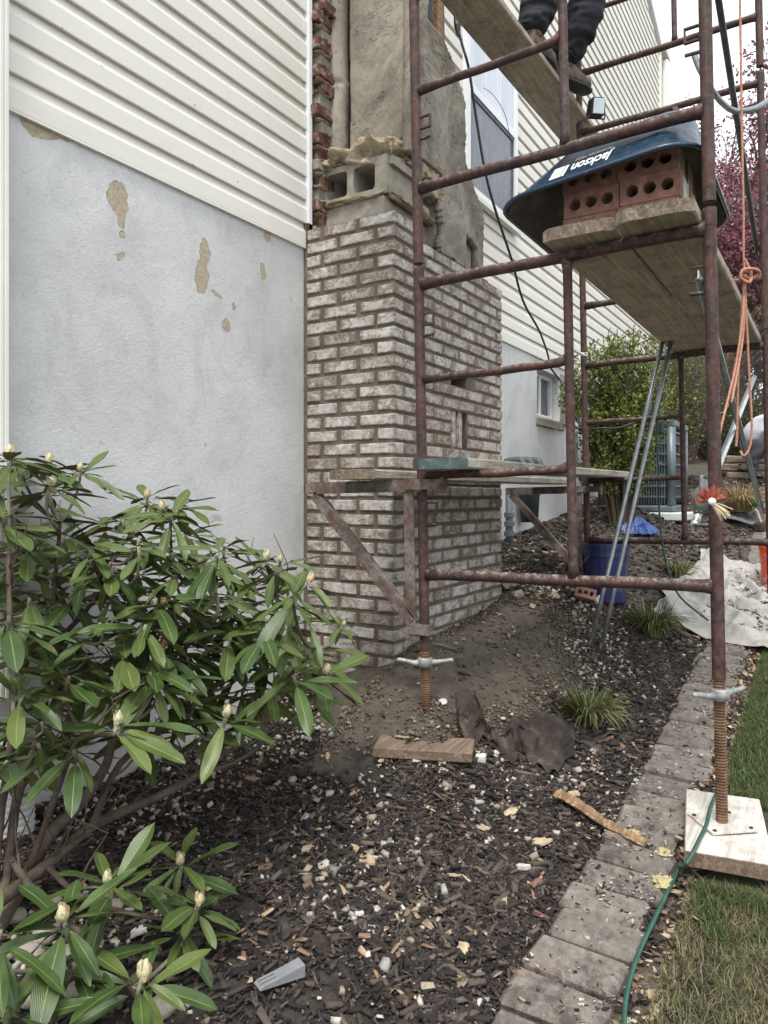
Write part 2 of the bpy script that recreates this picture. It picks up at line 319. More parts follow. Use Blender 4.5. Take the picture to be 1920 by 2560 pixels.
    top = t.mix(t.ramp(t.noise(34, 3, .5, t.pos), [(.735, 0.), (.76, .8)]), top, (.15, .055, .02))
    und = t.ramp(t.noise(22, 4, .6), [(.3, (.095, .085, .028)), (.7, (.15, .145, .06))]); und = t.mix(rib, und, (.26, .25, .13))
    bf = t.n.new('ShaderNodeNewGeometry').outputs['Backfacing']
    c = t.mix(bf, top, und)
    t.bump(t.math('ADD', t.math('MULTIPLY', rib, -1.), t.math('MULTIPLY', wv, .15)), .35, .002)
    t.out(c, t.math('ADD', t.math('MULTIPLY', bf, .3), t.ramp(t.noise(12, 3, .5), [(.3, .28), (.7, .45)])), 0., .42)
    simple('pale_bud', [(.35, (.36, .36, .19)), (.5, (.52, .47, .31)), (.62, (.55, .36, .17)), (.75, (.45, .22, .08))], 45, .6, bump=.3, bscale=50)
    simple('brown_bud', [(.35, (.25, .13, .07)), (.7, (.46, .30, .17))], 40, .7, bump=.3)
    simple('shrub_bark', [(.3, (.045, .032, .024)), (.55, (.10, .075, .055)), (.8, (.17, .14, .105))], 18, .92, bump=.9, bdist=.006, bscale=55)
    simple('green_stem', [(.3, (.16, .15, .10)), (.6, (.27, .26, .18)), (.8, (.38, .36, .28))], 18, .8, bump=.4)
    simple('yellow_foam', [(.3, (.34, .29, .13)), (.7, (.50, .45, .26))], 40, .95, bump=1., bdist=.01, bscale=60)
    simple('insulation_board', [(.3, (.22, .16, .10)), (.5, (.42, .33, .21)), (.75, (.56, .48, .36))], 45, .95, bump=.8, bdist=.006, bscale=70)
    simple('dry_leaf', [(.3, (.13, .045, .025)), (.6, (.25, .11, .06)), (.8, (.38, .22, .13))], 60, .7, bump=.3)
    simple('white_metal', [(.3, (.6, .6, .6)), (.7, (.7, .7, .7))], 20, .4, .3, .1)
    simple('yellow_paint', [(.3, (.45, .36, .05)), (.7, (.55, .45, .10))], 20, .6, bump=.2)
build_materials()

# ------------------------------------------------------------------ helpers: meshes
def basis(d, hint=Vector((0, 0, 1))):
    d = d.normalized()
    if abs(d.dot(hint)) > .98: hint = Vector((1, 0, 0))
    a = d.cross(hint).normalized(); return a, d.cross(a).normalized()
class MB:
    def __init__(s): s.v = []; s.f = []; s.c = []; s.u = None; s.m = []
    def add(s, vs, fs, col=None, mi=0):
        n = len(s.v); s.v += [tuple(v) for v in vs]; s.f += [tuple(i + n for i in f) for f in fs]
        s.c += [col] * len(fs); s.m += [mi] * len(fs); return s
    def box(s, c, size, rot=None, col=None, mi=0, jit=0, taper=1.0):
        hx, hy, hz = size[0] / 2, size[1] / 2, size[2] / 2; vs = []
        for z, k in ((-hz, 1), (hz, taper)):
            for x, y in ((-hx, -hy), (hx, -hy), (hx, hy), (-hx, hy)):
                v = Vector((x * k + R(-jit, jit), y * k + R(-jit, jit), z + R(-jit, jit)))
                if rot is not None: v = rot @ v
                vs.append(v + Vector(c))
        return s.add(vs, [(0, 3, 2, 1), (4, 5, 6, 7), (0, 1, 5, 4), (1, 2, 6, 5), (2, 3, 7, 6), (3, 0, 4, 7)], col, mi)
    def bbox(s, a, b, **k): return s.box([(a[i] + b[i]) / 2 for i in range(3)], [abs(b[i] - a[i]) for i in range(3)], **k)
    def cham(s, c, size, ch=.004, rot=None, jit=0., mi=0, col=None):
        hx, hy, hz = [q / 2 for q in size]; vs = []; idx = {}
        for sx in (-1, 1):
            for sy in (-1, 1):
                for sz in (-1, 1):
                    j = Vector((R(-jit, jit), R(-jit, jit), R(-jit, jit)))
                    for ax in range(3):
                        v = Vector((sx * hx, sy * hy, sz * hz))
                        for a2 in range(3):
                            if a2 != ax: v[a2] -= (sx, sy, sz)[a2] * ch
                        v += j
                        if rot is not None: v = rot @ v
                        idx[(sx, sy, sz, ax)] = len(vs); vs.append(v + Vector(c))
        fs = []
        for ax in range(3):
            a1, a2 = (ax + 1) % 3, (ax + 2) % 3
            for sg in (-1, 1):
                loop = []
                for p, q in ((-1, -1), (1, -1), (1, 1), (-1, 1)):
                    k = [0, 0, 0]; k[ax] = sg; k[a1] = p; k[a2] = q; loop.append(idx[(*k, ax)])
                fs.append(tuple(loop if sg > 0 else loop[::-1]))
            for p in (-1, 1):
                for q in (-1, 1):
                    k0 = [0, 0, 0]; k0[a1] = p; k0[a2] = q; k1 = list(k0); k0[ax] = -1; k1[ax] = 1
                    l = [idx[(*k0, a1)], idx[(*k1, a1)], idx[(*k1, a2)], idx[(*k0, a2)]]
                    fs.append(tuple(l if p * q < 0 else l[::-1]))
        for sx in (-1, 1):
            for sy in (-1, 1):
                for sz in (-1, 1):
                    l = [idx[(sx, sy, sz, a)] for a in range(3)]; fs.append(tuple(l if sx * sy * sz > 0 else l[::-1]))
        return s.add(vs, fs, col, mi)
    def tube(s, pts, rad, n=10, col=None, mi=0, caps=True, wob=0.):
        pts = [Vector(p) for p in pts]; k = len(pts)
        if not hasattr(rad, '__len__'): rad = [rad] * k
        vs = []; fs = []; a = None
        for i, p in enumerate(pts):
            d = (pts[min(i + 1, k - 1)] - pts[max(i - 1, 0)])
            if d.length < 1e-9: d = Vector((0, 0, 1))
            d.normalize()
            if a is None: a, b = basis(d)
            else:
                a = (a - d * a.dot(d)); a = a.normalized() if a.length > 1e-6 else basis(d)[0]; b = d.cross(a)
            for j in range(n):
                t = 2 * math.pi * j / n; r = rad[i] * (1 + R(-wob, wob))
                vs.append(p + a * math.cos(t) * r + b * math.sin(t) * r)
        for i in range(k - 1):
            for j in range(n):
                fs.append((i * n + j, i * n + (j + 1) % n, (i + 1) * n + (j + 1) % n, (i + 1) * n + j))
        if caps: fs.append(tuple(range(n - 1, -1, -1))); fs.append(tuple(range((k - 1) * n, k * n)))
        return s.add(vs, fs, col, mi)
    def lathe(s, c, prof, n=16, axis=None, mi=0, col=None, caps=True):
        """prof: list of (radius, height)"""
        c = Vector(c); ax = Vector(axis or (0, 0, 1)).normalized(); a, b = basis(ax); vs = []; fs = []
        for r, h in prof:
            for j in range(n):
                t = 2 * math.pi * j / n; vs.append(c + ax * h + a * math.cos(t) * r + b * math.sin(t) * r)
        for i in range(len(prof) - 1):
            for j in range(n): fs.append((i * n + j, (i + 1) * n + j, (i + 1) * n + (j + 1) % n, i * n + (j + 1) % n))
        if caps: fs.append(tuple(range(n))); fs.append(tuple(range(len(prof) * n - 1, (len(prof) - 1) * n - 1, -1)))
        return s.add(vs, fs, col, mi)
    def prism(s, poly, o, ax, ay, depth, mi=0, col=None):
        o, ax, ay, dp = Vector(o), Vector(ax), Vector(ay), Vector(depth); n = len(poly)
        vs = [o + ax * p[0] + ay * p[1] for p in poly]; vs += [v + dp for v in vs]
        fs = [tuple(range(n - 1, -1, -1)), tuple(range(n, 2 * n))] + [(i, (i + 1) % n, n + (i + 1) % n, n + i) for i in range(n)]
        return s.add(vs, fs, col, mi)
    def build(s, name, mats, parent=None, smooth=False, origin=None, fixn=False):
        if not isinstance(mats, (list, tuple)): mats = [mats]
        me = bpy.data.meshes.new(name)
        va = np.array(s.v, dtype=np.float64).reshape(-1, 3)
        if parent is not None: og = Vector(parent.get('_w', (0, 0, 0)))
        if origin is None: origin = Vector(((va[:, 0].min() + va[:, 0].max()) / 2, (va[:, 1].min() + va[:, 1].max()) / 2, va[:, 2].min())) if parent is None else og
        origin = Vector(origin)
        va = va - np.array(origin)
        me.from_pydata(va.tolist(), [], s.f)
        for m in mats: me.materials.append(MATS[m])
        if len(mats) > 1: me.polygons.foreach_set('material_index', s.m)
        if any(c is not None for c in s.c):
            at_ = me.color_attributes.new('Col', 'FLOAT_COLOR', 'CORNER'); arr = []
            for f, c in zip(s.f, s.c):
                c = c or (.5, .5, .5); arr += [c[0], c[1], c[2], 1.] * len(f)
            at_.data.foreach_set('color', arr)
        if smooth: me.polygons.foreach_set('use_smooth', [True] * len(me.polygons))
        me.update()
        if fixn:
            bm = bmesh.new(); bm.from_mesh(me); bmesh.ops.recalc_face_normals(bm, faces=bm.faces); bm.to_mesh(me); bm.free()
        o = bpy.data.objects.new(name, me); COL.objects.link(o)
        if parent is not None: o.parent = parent; o.location = origin - og
        else: o.location = origin
        WPOS[o.name] = origin.copy(); o['_w'] = tuple(origin)
        return o
WPOS = {}
def tag(o, label=None, cat=None, group=None, kind=None):
    if label: o['label'] = label
    if cat: o['category'] = cat
    if group: o['group'] = group
    if kind: o['kind'] = kind
    return o
def empty(name, loc, label=None, cat=None, group=None):
    o = bpy.data.objects.new(name, None); COL.objects.link(o); o.location = loc; o.empty_display_size = .1
    o['_w'] = tuple(loc); WPOS[o.name] = Vector(loc); return tag(o, label, cat, group)
def link_mesh(name, me, loc, parent=None, rot=None, scale=None):
    o = bpy.data.objects.new(name, me); COL.objects.link(o)
    pw = Vector(parent['_w']) if parent is not None else Vector((0, 0, 0))
    if parent is not None: o.parent = parent
    o.location = Vector(loc) - pw
    if rot is not None:
        if isinstance(rot, Matrix): o.rotation_mode = 'QUATERNION'; o.rotation_quaternion = rot.to_quaternion()
        else: o.rotation_euler = rot
    if scale is not None: o.scale = scale
    o['_w'] = tuple(loc); return o
def copy_tree(o, parent=None):
    c = o.copy(); COL.objects.link(c)
    if parent is not None: c.parent = parent
    for ch in list(o.children): copy_tree(ch, c)
    return c
def plate_holes(outer, holes):
    """2-D plate with holes -> (verts2d, faces)"""
    bm = bmesh.new(); es = []
    for loop in [outer] + holes:
        vs = [bm.verts.new((p[0], p[1], 0)) for p in loop]
        es += [bm.edges.new((vs[i], vs[(i + 1) % len(vs)])) for i in range(len(vs))]
    bmesh.ops.triangle_fill(bm, edges=es, use_beauty=True, use_dissolve=False)
    bm.verts.index_update(); v = [tuple(q.co[:2]) for q in bm.verts]; f = [tuple(q.index for q in fc.verts) for fc in bm.faces]; bm.free()
    return v, f
def bez(p0, p1, p2, n=10):
    p0, p1, p2 = Vector(p0), Vector(p1), Vector(p2)
    return [p0 * (1 - t) ** 2 + p1 * 2 * t * (1 - t) + p2 * t * t for t in [i / n for i in range(n + 1)]]
def smooth_path(pts, n=6):
    pts = [Vector(p) for p in pts]; out = []
    for i in range(len(pts) - 1):
        p0, p1, p2, p3 = pts[max(i - 1, 0)], pts[i], pts[i + 1], pts[min(i + 2, len(pts) - 1)]
        for k in range(n):
            t = k / n
            out.append(.5 * ((2 * p1) + (p2 - p0) * t + (2 * p0 - 5 * p1 + 4 * p2 - p3) * t * t + (3 * p1 - p0 - 3 * p2 + p3) * t ** 3))
    out.append(pts[-1]); return out
def nz(x, y, z=0., s=1.): return mn.noise(Vector((x * s, y * s, z * s)))
def rotz(a): return Matrix.Rotation(a, 3, 'Z')
def rand_rot(): return Matrix.Rotation(R(0, 6.28), 3, 'Z') @ Matrix.Rotation(R(-.5, .5), 3, 'X') @ Matrix.Rotation(R(-.5, .5), 3, 'Y')
def fast_mesh(name, verts, faces, mat, cols=None, parent=None, smooth=False):
    """numpy mesh, faces all of the same size"""
    me = bpy.data.meshes.new(name); nf, k = faces.shape
    me.vertices.add(len(verts)); me.vertices.foreach_set('co', verts.astype(np.float32).ravel())
    me.loops.add(nf * k); me.loops.foreach_set('vertex_index', faces.astype(np.int32).ravel())
    me.polygons.add(nf); me.polygons.foreach_set('loop_start', np.arange(0, nf * k, k, dtype=np.int32))
    if cols is not None:
        a = me.color_attributes.new('Col', 'FLOAT_COLOR', 'CORNER')
        cc = np.ones((nf, k, 4), np.float32); cc[:, :, :3] = cols[:, None, :]; a.data.foreach_set('color', cc.ravel())
    me.update(calc_edges=True); me.validate(); me.materials.append(MATS[mat])
    if smooth: me.polygons.foreach_set('use_smooth', [True] * nf)
    o = bpy.data.objects.new(name, me); COL.objects.link(o); o['_w'] = (0, 0, 0)
    if parent is not None: o.parent = parent; o.location = -Vector(parent['_w'])
    return o

# ------------------------------------------------------------------ ground height
def lerp_tab(x, tab):
    if x <= tab[0][0]: return tab[0][1]
    for (a, va), (b, vb) in zip(tab, tab[1:]):
        if x <= b: t = (x - a) / (b - a); return va + (vb - va) * t
    return tab[-1][1]
ZW = [(0, .10), (1.4, .12), (2.3, .13), (3., .30), (4.2, .55), (5.56, .83), (7.2, 1.02), (9, 1.25), (10.2, 1.42), (12, 1.68), (20, 2.4), (80, 4.5)]
ZP = [(0, -.03), (1.5, 0), (2.5, .06), (4.5, .24), (6.4, .45), (7.5, .72), (9, 1.12), (10.2, 1.37), (12, 1.62), (20, 2.4), (80, 4.5)]
def ground(x, y, rough=True):
    t = min(1, max(0, (y - .6) / 1.2)); t = t * t * (3 - 2 * t)
    z = lerp_tab(x, ZP) * (1 - t) + lerp_tab(x, ZW) * t
    z += .17 * math.exp(-(((x - 3.0) / .62) ** 2 + ((y - 1.55) / .38) ** 2))
    z += .105 * math.exp(-(((x - 2.48) / .26) ** 2 + ((y - 1.33) / .28) ** 2))
    if y > .66 and x < 9: z += .02 * min(1, (y - .66) / .1)
    if rough and y > .66: z += .020 * nz(x, y, 0, 3.) + .012 * nz(x, y, 3, 9.) + .005 * nz(x, y, 7, 28.)
    elif rough: z += .010 * nz(x, y, 0, 2.) + .003 * nz(x, y, 3, 9.)
    return z

# ------------------------------------------------------------------ the setting: ground, lawn, path
def make_ground():
    xs = list(np.arange(-6, .4, .4)) + list(np.arange(.4, 5.2, .022)) + list(np.arange(5.2, 10, .08)) + list(np.arange(10, 30, .8)) + list(np.arange(30, 121, 6))
    ys = list(np.arange(-60, -6, 4)) + list(np.arange(-6, .3, .3)) + list(np.arange(.3, 2.32, .022)) + list(np.arange(2.4, 8, .6)) + list(np.arange(8, 61, 4))
    vs = np.array([(x, y, ground(x, y)) for x in xs for y in ys]); nx, ny = len(xs), len(ys)
    i, j = np.meshgrid(np.arange(nx - 1), np.arange(ny - 1), indexing='ij'); a = (i * ny + j).ravel()
    fs = np.stack([a, a + ny, a + ny + 1, a + 1], 1)
    tag(fast_mesh('ground', vs, fs, 'soil', smooth=True), kind='structure', label='dark mulched soil bed rising along the house')
    # lawn sheet
    xs = list(np.arange(-6, 1, .4)) + list(np.arange(1, 6, .035)) + list(np.arange(6, 30, .6)); ys = list(np.arange(-40, -3, 2.5)) + list(np.arange(-3, -1.2, .12)) + list(np.arange(-1.2, .2, .035)) + [.24, .28, .32, .345]
    def edge(x, y): return y if y < .2 else y + .03 * nz(x, 5., 0, 2.) - (.10 if x < 2.2 else 0) * (y - .2) / .145
    vs = np.array([(x, edge(x, y), ground(x, y) + (.022 if y < .34 else -.01)) for x in xs for y in ys]); nx, ny = len(xs), len(ys)
    i, j = np.meshgrid(np.arange(nx - 1), np.arange(ny - 1), indexing='ij'); a = (i * ny + j).ravel()
    fs = np.stack([a, a + ny, a + ny + 1, a + 1], 1)
    tag(fast_mesh('lawn', vs, fs, 'lawn_soil', smooth=True), kind='structure', label='patchy mown lawn beside the brick edging')
make_ground()
def make_path():
    vs = []; xs = np.arange(.8, 9.5, .04); ys = np.arange(.30, .70, .04)
    vs = np.array([(x, y, ground(x, y, False) + .006 + .010 * nz(x, y, 0, 12) - (.03 if y > .67 or y < .32 else 0)) for x in xs for y in ys]); nx, ny = len(xs), len(ys)
    i, j = np.meshgrid(np.arange(nx - 1), np.arange(ny - 1), indexing='ij'); a = (i * ny + j).ravel()
    fs = np.stack([a, a + ny, a + ny + 1, a + 1], 1)
    p = tag(fast_mesh('path', vs, fs, 'path_bedding', smooth=True), kind='structure', label='narrow edging path of worn concrete pavers')
    meshes = []
    for k in range(4):
        o = MB().cham((0, 0, 0), (.124, .228, .05), .011, jit=.005).build('paver', 'concrete_paver', p); meshes.append(o.data); bpy.data.objects.remove(o)
    x = .95; i = 0
    while x < 8.2:
        y = .545 + .012 * math.sin(x * 1.7) + R(-.012, .012)
        z = ground(x, y, False) + .012 + R(-.004, .003)
        sl = (lerp_tab(x + .2, ZP) - lerp_tab(x - .2, ZP)) / .4
        if 2.62 < x < 2.9: z -= .020
        link_mesh('paver', meshes[i % 4], (x, y, z), p, rot=(R(-.02, .02), -math.atan(sl) + R(-.035, .035), R(-.07, .07) - .04), scale=(R(.96, 1.02), R(.96, 1.04), 1))
        x += .136 + R(-.003, .006); i += 1
make_path()

# ------------------------------------------------------------------ the house
WY = 2.285                      # outer face of the foundation wall
def make_house():
    h = empty('house', (1.6, WY, .1), 'cream vinyl-sided house on a grey-white painted stucco foundation', 'house')
    zt = 2.462
    m = MB()                    # foundation wall with an opening for the basement window
    wx0, wx1, wz0, wz1 = 6.33, 6.98, 1.93, 2.36
    m.bbox((-2, WY, -.5), (wx0, WY + .3, zt)); m.bbox((wx1, WY, -.5), (12.0, WY + .3, zt))
    m.bbox((wx0, WY, -.5), (wx1, WY + .3, wz0)); m.bbox((wx0, WY, wz1), (wx1, WY + .3, zt))
    m.build('foundation_wall', 'painted_stucco', h)
    m = MB(); m.bbox((-2, WY + .01, zt + .002), (11.72, WY + .3, 8.1))
    m.add([(4.2, WY + .01, 8.1), (11.72, WY + .01, 8.1), (4.2, WY + .01, 10.5), (4.2, WY + .3, 8.1), (11.72, WY + .3, 8.1), (4.2, WY + .3, 10.5)],
          [(0, 1, 2), (3, 5, 4), (1, 4, 5, 2), (0, 2, 5, 3)])
    m.bbox((-2, WY + .01, 8.1), (4.2, WY + .3, 8.5))
    m.build('sheathing', 'vinyl_trim', h)
    # siding courses (dutch lap)
    P = .1187
    prof = [(-.003, .004), (.0165, 0.), (.0185, .003), (.0175, .070), (.0152, .077), (.006, .096), (.002, .106), (.001, P + .004)]
    def course(x0, x1, z):
        mb = MB(); n = len(prof)
        vs = [(x, WY + .004 - y, z + zz) for x in (x0, x1) for y, zz in prof]
        mb.add(vs, [(i, i + 1, n + i + 1, n + i) for i in range(n - 1)] + [tuple(range(n - 1, -1, -1)), tuple(range(n, 2 * n))])
        return mb.build('siding_panel', 'vinyl_siding', h, fixn=True)
    for i in range(19): course(1.345, 2.938, zt - .005 + i * P)
    for i in range(55):
        z = zt - .005 + i * P
        x1 = 11.66 if z < 7.9 else 11.66 - (z - 7.9) * 3.0
        if x1 < 4.6: break
        course(3.0 if z > 3.9 else 4.0, x1, z)
    MB().bbox((2.938, WY - .030, 2.43), (2.962, WY + .004, 5.0)).bbox((2.930, WY - .026, 2.43), (2.9375, WY - .020, 5.0)).build('edge_channel', 'white_frame', h)
    MB().bbox((1.345, WY - .016, 2.448), (2.937, WY + .002, 2.4565)).build('starter_strip', 'vinyl_trim', h)
    MB().bbox((4.0, WY - .016, 2.448), (11.7, WY + .002, 2.4565)).build('starter_strip', 'vinyl_trim', h)
    # corner post + far downspout, eave return
    MB().bbox((11.66, WY - .035, 2.45), (11.76, WY + .02, 8.0)).build('corner_trim', 'vinyl_trim', h)
    d = MB().cham((11.86, WY - .07, 5.1), (.12, .10, 5.6), .02).build('downspout', 'vinyl_trim', h)
    MB().cham((11.86, WY - .07, 6.9), (.135, .115, .05), .01).build('strap', 'vinyl_trim', d)
    e = MB().prism([(0, 0), (.42, 0), (.42, .10), (0, .24)], (11.64, WY - .10, 7.98), (1, 0, 0), (0, 0, 1), (0, 3, 0)).build('eave', 'vinyl_trim', h, fixn=True)
    MB().cham((12.12, WY + 1.2, 8.04), (.12, 2.5, .12), .03).build('gutter', 'white_frame', e)
    m = MB(); a = Vector((11.74, WY - .05, 8.02)); b = Vector((4.2, WY - .05, 10.533))
    m.prism([(0, 0), (0, .13), (1, .13), (1, 0)], a, b - a, (0, 0, 1), (0, .4, 0)); m.build('rake_board', 'white_frame', h, fixn=True)
    # near downspout with its ribs, at the left edge
    m = MB()
    for i in range(4): m.cham((1.285 + i * .0165, WY - .035, 3.05), (.017, .07, 5.0), .004)
    d = m.build('downspout', 'vinyl_trim', h)
    MB().bbox((1.30, WY - .012, 2.2), (1.344, WY + .003, 5.0)).build('edge_channel', 'white_frame', h)
    # upper window, sitting proud of the siding
    def window(x0, x1, z0, z1, y, mid, name='window', lowmat='dark_glass', upmat='bright_glass', fw=.055):
        w = MB(); f = 'white_frame'
        w.bbox((x0, y - .03, z0), (x0 + fw, y + .02, z1)).bbox((x1 - fw, y - .03, z0), (x1, y + .02, z1))
        w.bbox((x0 + fw, y - .03, z0), (x1 - fw, y + .02, z0 + fw)).bbox((x0 + fw, y - .03, z1 - fw), (x1 - fw, y + .02, z1))
        w = w.build(name, f, h)
        return w
    x0, x1, z0, z1 = 4.76, 5.74, 3.40, 4.95; y = WY - .02
    w = window(x0, x1, z0, z1, y, 4.17)
    MB().bbox((x0 + .056, y - .024, 4.145), (x1 - .056, y + .0, 4.20)).build('meeting_rail', 'white_frame', w)
    MB().bbox((x0 + .056, y - .012, 4.202), (x1 - .056, y - .004, z1 - .056)).build('pane', 'bright_glass', w)
    MB().bbox((x0 + .056, y - .006, z0 + .056), (x1 - .056, y + .002, 4.143)).build('pane', 'dark_glass', w)
    MB().bbox((x0 + .056, y - .014, 4.118), (x1 - .056, y - .0065, 4.1425)).bbox((x1 - .075, y - .014, z0 + .058), (x1 - .0565, y - .0065, 4.117)).build('screen_frame', 'grey_conduit', w)
    for k in (1, 2): MB().bbox((x0 + .056 + k * .29 - .006, y - .018, 4.205), (x0 + .056 + k * .29 + .006, y - .0125, z1 - .058)).build('muntin', 'white_frame', w)
    MB().bbox((x0 - .03, y - .05, z0 - .035), (x1 + .03, y + .0, z0 - .002)).build('sill', 'vinyl_trim', w)
    # left wall window corner seen at the top edge
    q = at_y(655, -10, WY - .02)
    x0, z0 = 2.30, 3.86
    w2 = MB()
    w2.bbox((1.75, WY - .04, z0), (q.x - .0, WY - .01, z0 + .04)).bbox((q.x - .04, WY - .04, z0 + .041), (q.x, WY - .01, 5.0)).build('window', 'white_frame', h)
    # basement window in its recess
    y = WY + .11
    wb = MB(); fw = .04
    a0, a1, b0, b1 = wx0 + .002, wx1 - .002, wz0 + .002, wz1 - .002
    wb.bbox((a0, y - .03, b0), (a0 + fw, y + .03, b1)).bbox((a1 - fw, y - .03, b0), (a1, y + .03, b1)).bbox((a0 + fw, y - .03, b0), (a1 - fw, y + .03, b0 + fw)).bbox((a0 + fw, y - .03, b1 - fw), (a1 - fw, y + .03, b1))
    wb.bbox((a0 + .29, y - .028, b0 + fw), (a0 + .33, y + .028, b1 - fw))
    wb = wb.build('window', 'white_frame', h)
    MB().bbox((a0 + fw, y - .01, b0 + fw), (a0 + .289, y + .005, b1 - fw)).build('pane', 'dark_glass', wb)
    MB().bbox((a0 + .331, y + .002, b0 + fw), (a1 - fw, y + .015, b1 - fw)).build('pane', 'dark_glass', wb)
    MB().cham(((wx0 + wx1) / 2 + .04, WY + .02, wz0 - .05), (.80, .07, .09), .012, jit=.006).build('sill', 'concrete_block_face', wb)
    MB().cham((wx1 + .09, WY - .006, 2.14), (.17, .02, .50), .006, jit=.004).build('patch', 'concrete_block_face', h)
    return h
make_house()

# ------------------------------------------------------------------ the chimney
CX, CY = 2.927, 1.7505; ZB = CZ - .757; PIT = .0678
def make_chimney():
    ch = empty('chimney', (CX, CY, ZB), 'brick chimney being rebuilt in whitewashed brick with its old block and render bare above', 'chimney')
    X1 = 4.227; d = .007
    cr = 20; zc0 = ZB + cr * PIT; zc1 = zc0 + PIT; vx0, vx1 = 3.535, 3.73
    # mortar core, leaving the open slot and the vent
    m = MB()
    y_, t_ = CY + .09, ZB + 31 * PIT - .006; s0_ = ZB + 15 * PIT
    m.bbox((CX + d, y_, ZB - .3), (vx0, WY - .001, t_)); m.bbox((vx1, y_, ZB - .3), (X1 - d, WY - .001, t_))
    m.bbox((vx0, y_, ZB - .3), (vx1, WY - .001, s0_)); m.bbox((vx0, y_, zc1), (vx1, WY - .001, t_)); m.bbox((vx0, CY + .36, s0_), (vx1, WY - .001, zc1))
    def facebox(xa, xb, za, zb): m.bbox((xa, CY + d, za), (xb, CY + .0899, zb))
    zt2 = ZB + 30 * PIT - .006
    sv0, sv1 = ZB + 15 * PIT, ZB + 18 * PIT
    facebox(CX + d, X1 - d, ZB - .3, sv0); facebox(CX + d, vx0, sv0, zc1); facebox(vx1, X1 - d, sv0, zc1)
    facebox(vx0, vx1, sv1, zc0); facebox(CX + d, X1 - d, zc1, zt2); facebox(CX + d, CX + .25, zt2, ZB + 31 * PIT - .006)
    m.build('mortar_core', 'fresh_mortar', ch)
    MB().bbox((CX + .003, 2.255, ZB - .4), (CX + .1, WY - .0005, ZB + 31 * PIT + .03)).build('mortar_joint', 'fresh_mortar', ch)
    var = {}
    def brick_mesh(L, W, H):
        k = (round(L, 3), round(W, 3), round(H, 3))
        if k not in var:
            var[k] = []
            for _ in range(5 if L > .1 or W > .1 else 3):
                o = MB().cham((0, 0, 0), (L, W, H), .0045, jit=.0022).build('brick', 'whitewashed_brick', None, origin=(0, 0, 0)); var[k].append(o.data); bpy.data.objects.remove(o)
        return random.choice(var[k])
    H = .0520
    def brick(x0, y0, L, W, z, rz=0., hh=H):
        link_mesh('brick', brick_mesh(L, W, hh), (x0 + L / 2, y0 + W / 2, z), ch, rot=(R(-.006, .006), R(-.008, .008), R(-.008, .008)))
    for r in range(-2, 31):
        z = ZB + r * PIT + PIT / 2 + R(-.001, .001)
        t1 = r % 2 == 0
        D = .09
        if t1:            # corner brick shows its long side on the left face
            brick(CX, CY, .094, .194, z); ys = [(CY + .216, .192), (CY + .430, .085)]
            xx = CX + .105
        else:
            brick(CX, CY, .194, .094, z); ys = [(CY + .115, .194), (CY + .331, .182)]
            xx = CX + .205
        for y0, L in ys: brick(CX + R(-.001, .002), y0, D, L, z)
        if r == 30: brick(CX + .105, CY, .13, .09, z); continue
        while xx < X1 - .02:
            L = min(.193, X1 - xx)
            skip = False
            if 15 <= r <= 17 and xx < vx1 and xx + L > vx0:
                a, b = xx, xx + L
                if a < vx0 - .03: brick(a, CY, round(vx0 - .01 - a, 2), .088, z)
                if b > vx1 + .03: brick(vx1 + .008, CY, round(b - vx1 - .01, 2), .088, z)
                skip = True
            if r == cr and xx < vx1 - .03 and xx + L > vx0 + .03 and abs((xx + L / 2) - (vx0 + vx1) / 2) < .11: skip = True
            if not skip and L > .03: brick(xx, CY + R(-.001, .002), round(L, 2) if L < .19 else .193, D - .005, z)
            xx += .2032
    # standing bricks of the vent
    for x in (vx0 + .016, vx0 + .098):
        link_mesh('brick', brick_mesh(.050, .07, .200), (x + .025, CY + .044, (sv0 + sv1) / 2), ch, rot=(0, R(-.01, .01), 0))
    # hollow concrete block with two open cores, facing the camera side
    bx, by = 3.04, 1.86; z0, z1 = CZ + 1.482, CZ + 1.672
    def rr(a0, a1, b0, b1, r=.018, n=4):
        pts = []
        for cx, cy, s in ((a1 - r, b1 - r, 0), (a0 + r, b1 - r, 1), (a0 + r, b0 + r, 2), (a1 - r, b0 + r, 3)):
            for i in range(n + 1): t = (s + i / n) * math.pi / 2; pts.append((cx + r * math.cos(t), cy + r * math.sin(t)))
        return pts
    yb = 2.262
    holes = [rr(1.928, 2.056, z0 + .033, z1 - .030), rr(2.094, 2.224, z0 + .033, z1 - .030)]
    v2, f2 = plate_holes([(by, z0), (yb, z0), (yb, z1), (by, z1)], holes)
    m = MB(); m.add([(bx, a, b) for a, b in v2], f2)
    m.add([(bx, by, z0), (bx, yb, z0), (bx, yb, z1), (bx, by, z1), (bx + .30, by, z0), (bx + .30, yb, z0), (bx + .30, yb, z1), (bx + .30, by, z1)],
          [(0, 4, 5, 1), (1, 5, 6, 2), (2, 6, 7, 3), (3, 7, 4, 0), (4, 7, 6, 5)])
    for hl in holes:
        n = len(hl); m.add([(bx, a, b) for a, b in hl] + [(bx + .19, a, b) for a, b in hl], [(i, (i + 1) % n, n + (i + 1) % n, n + i) for i in range(n)] + [tuple(range(n, 2 * n))])
    # end flanges of the block on the right face
    m.bbox((bx + .02, by - .022, z1 - .045), (bx + .40, by - .0005, z1 - .004)).bbox((bx + .02, by - .022, z0 + .004), (bx + .40, by - .0005, z0 + .045))
    m.build('concrete_block', 'concrete_block_face', ch, fixn=True)
    MB().cham((bx + .45, (by + .01 + yb) / 2, (z0 + z1) / 2), (.32, yb - by - .02, .186), .006, jit=.004).build('concrete_block', 'concrete_block_face', ch)
    MB().cham((bx + .155, (by + .005 + yb) / 2 + .005, z0 - .108), (.31, yb - by - .02, .192), .006, jit=.004).build('concrete_block', 'concrete_block_face', ch)
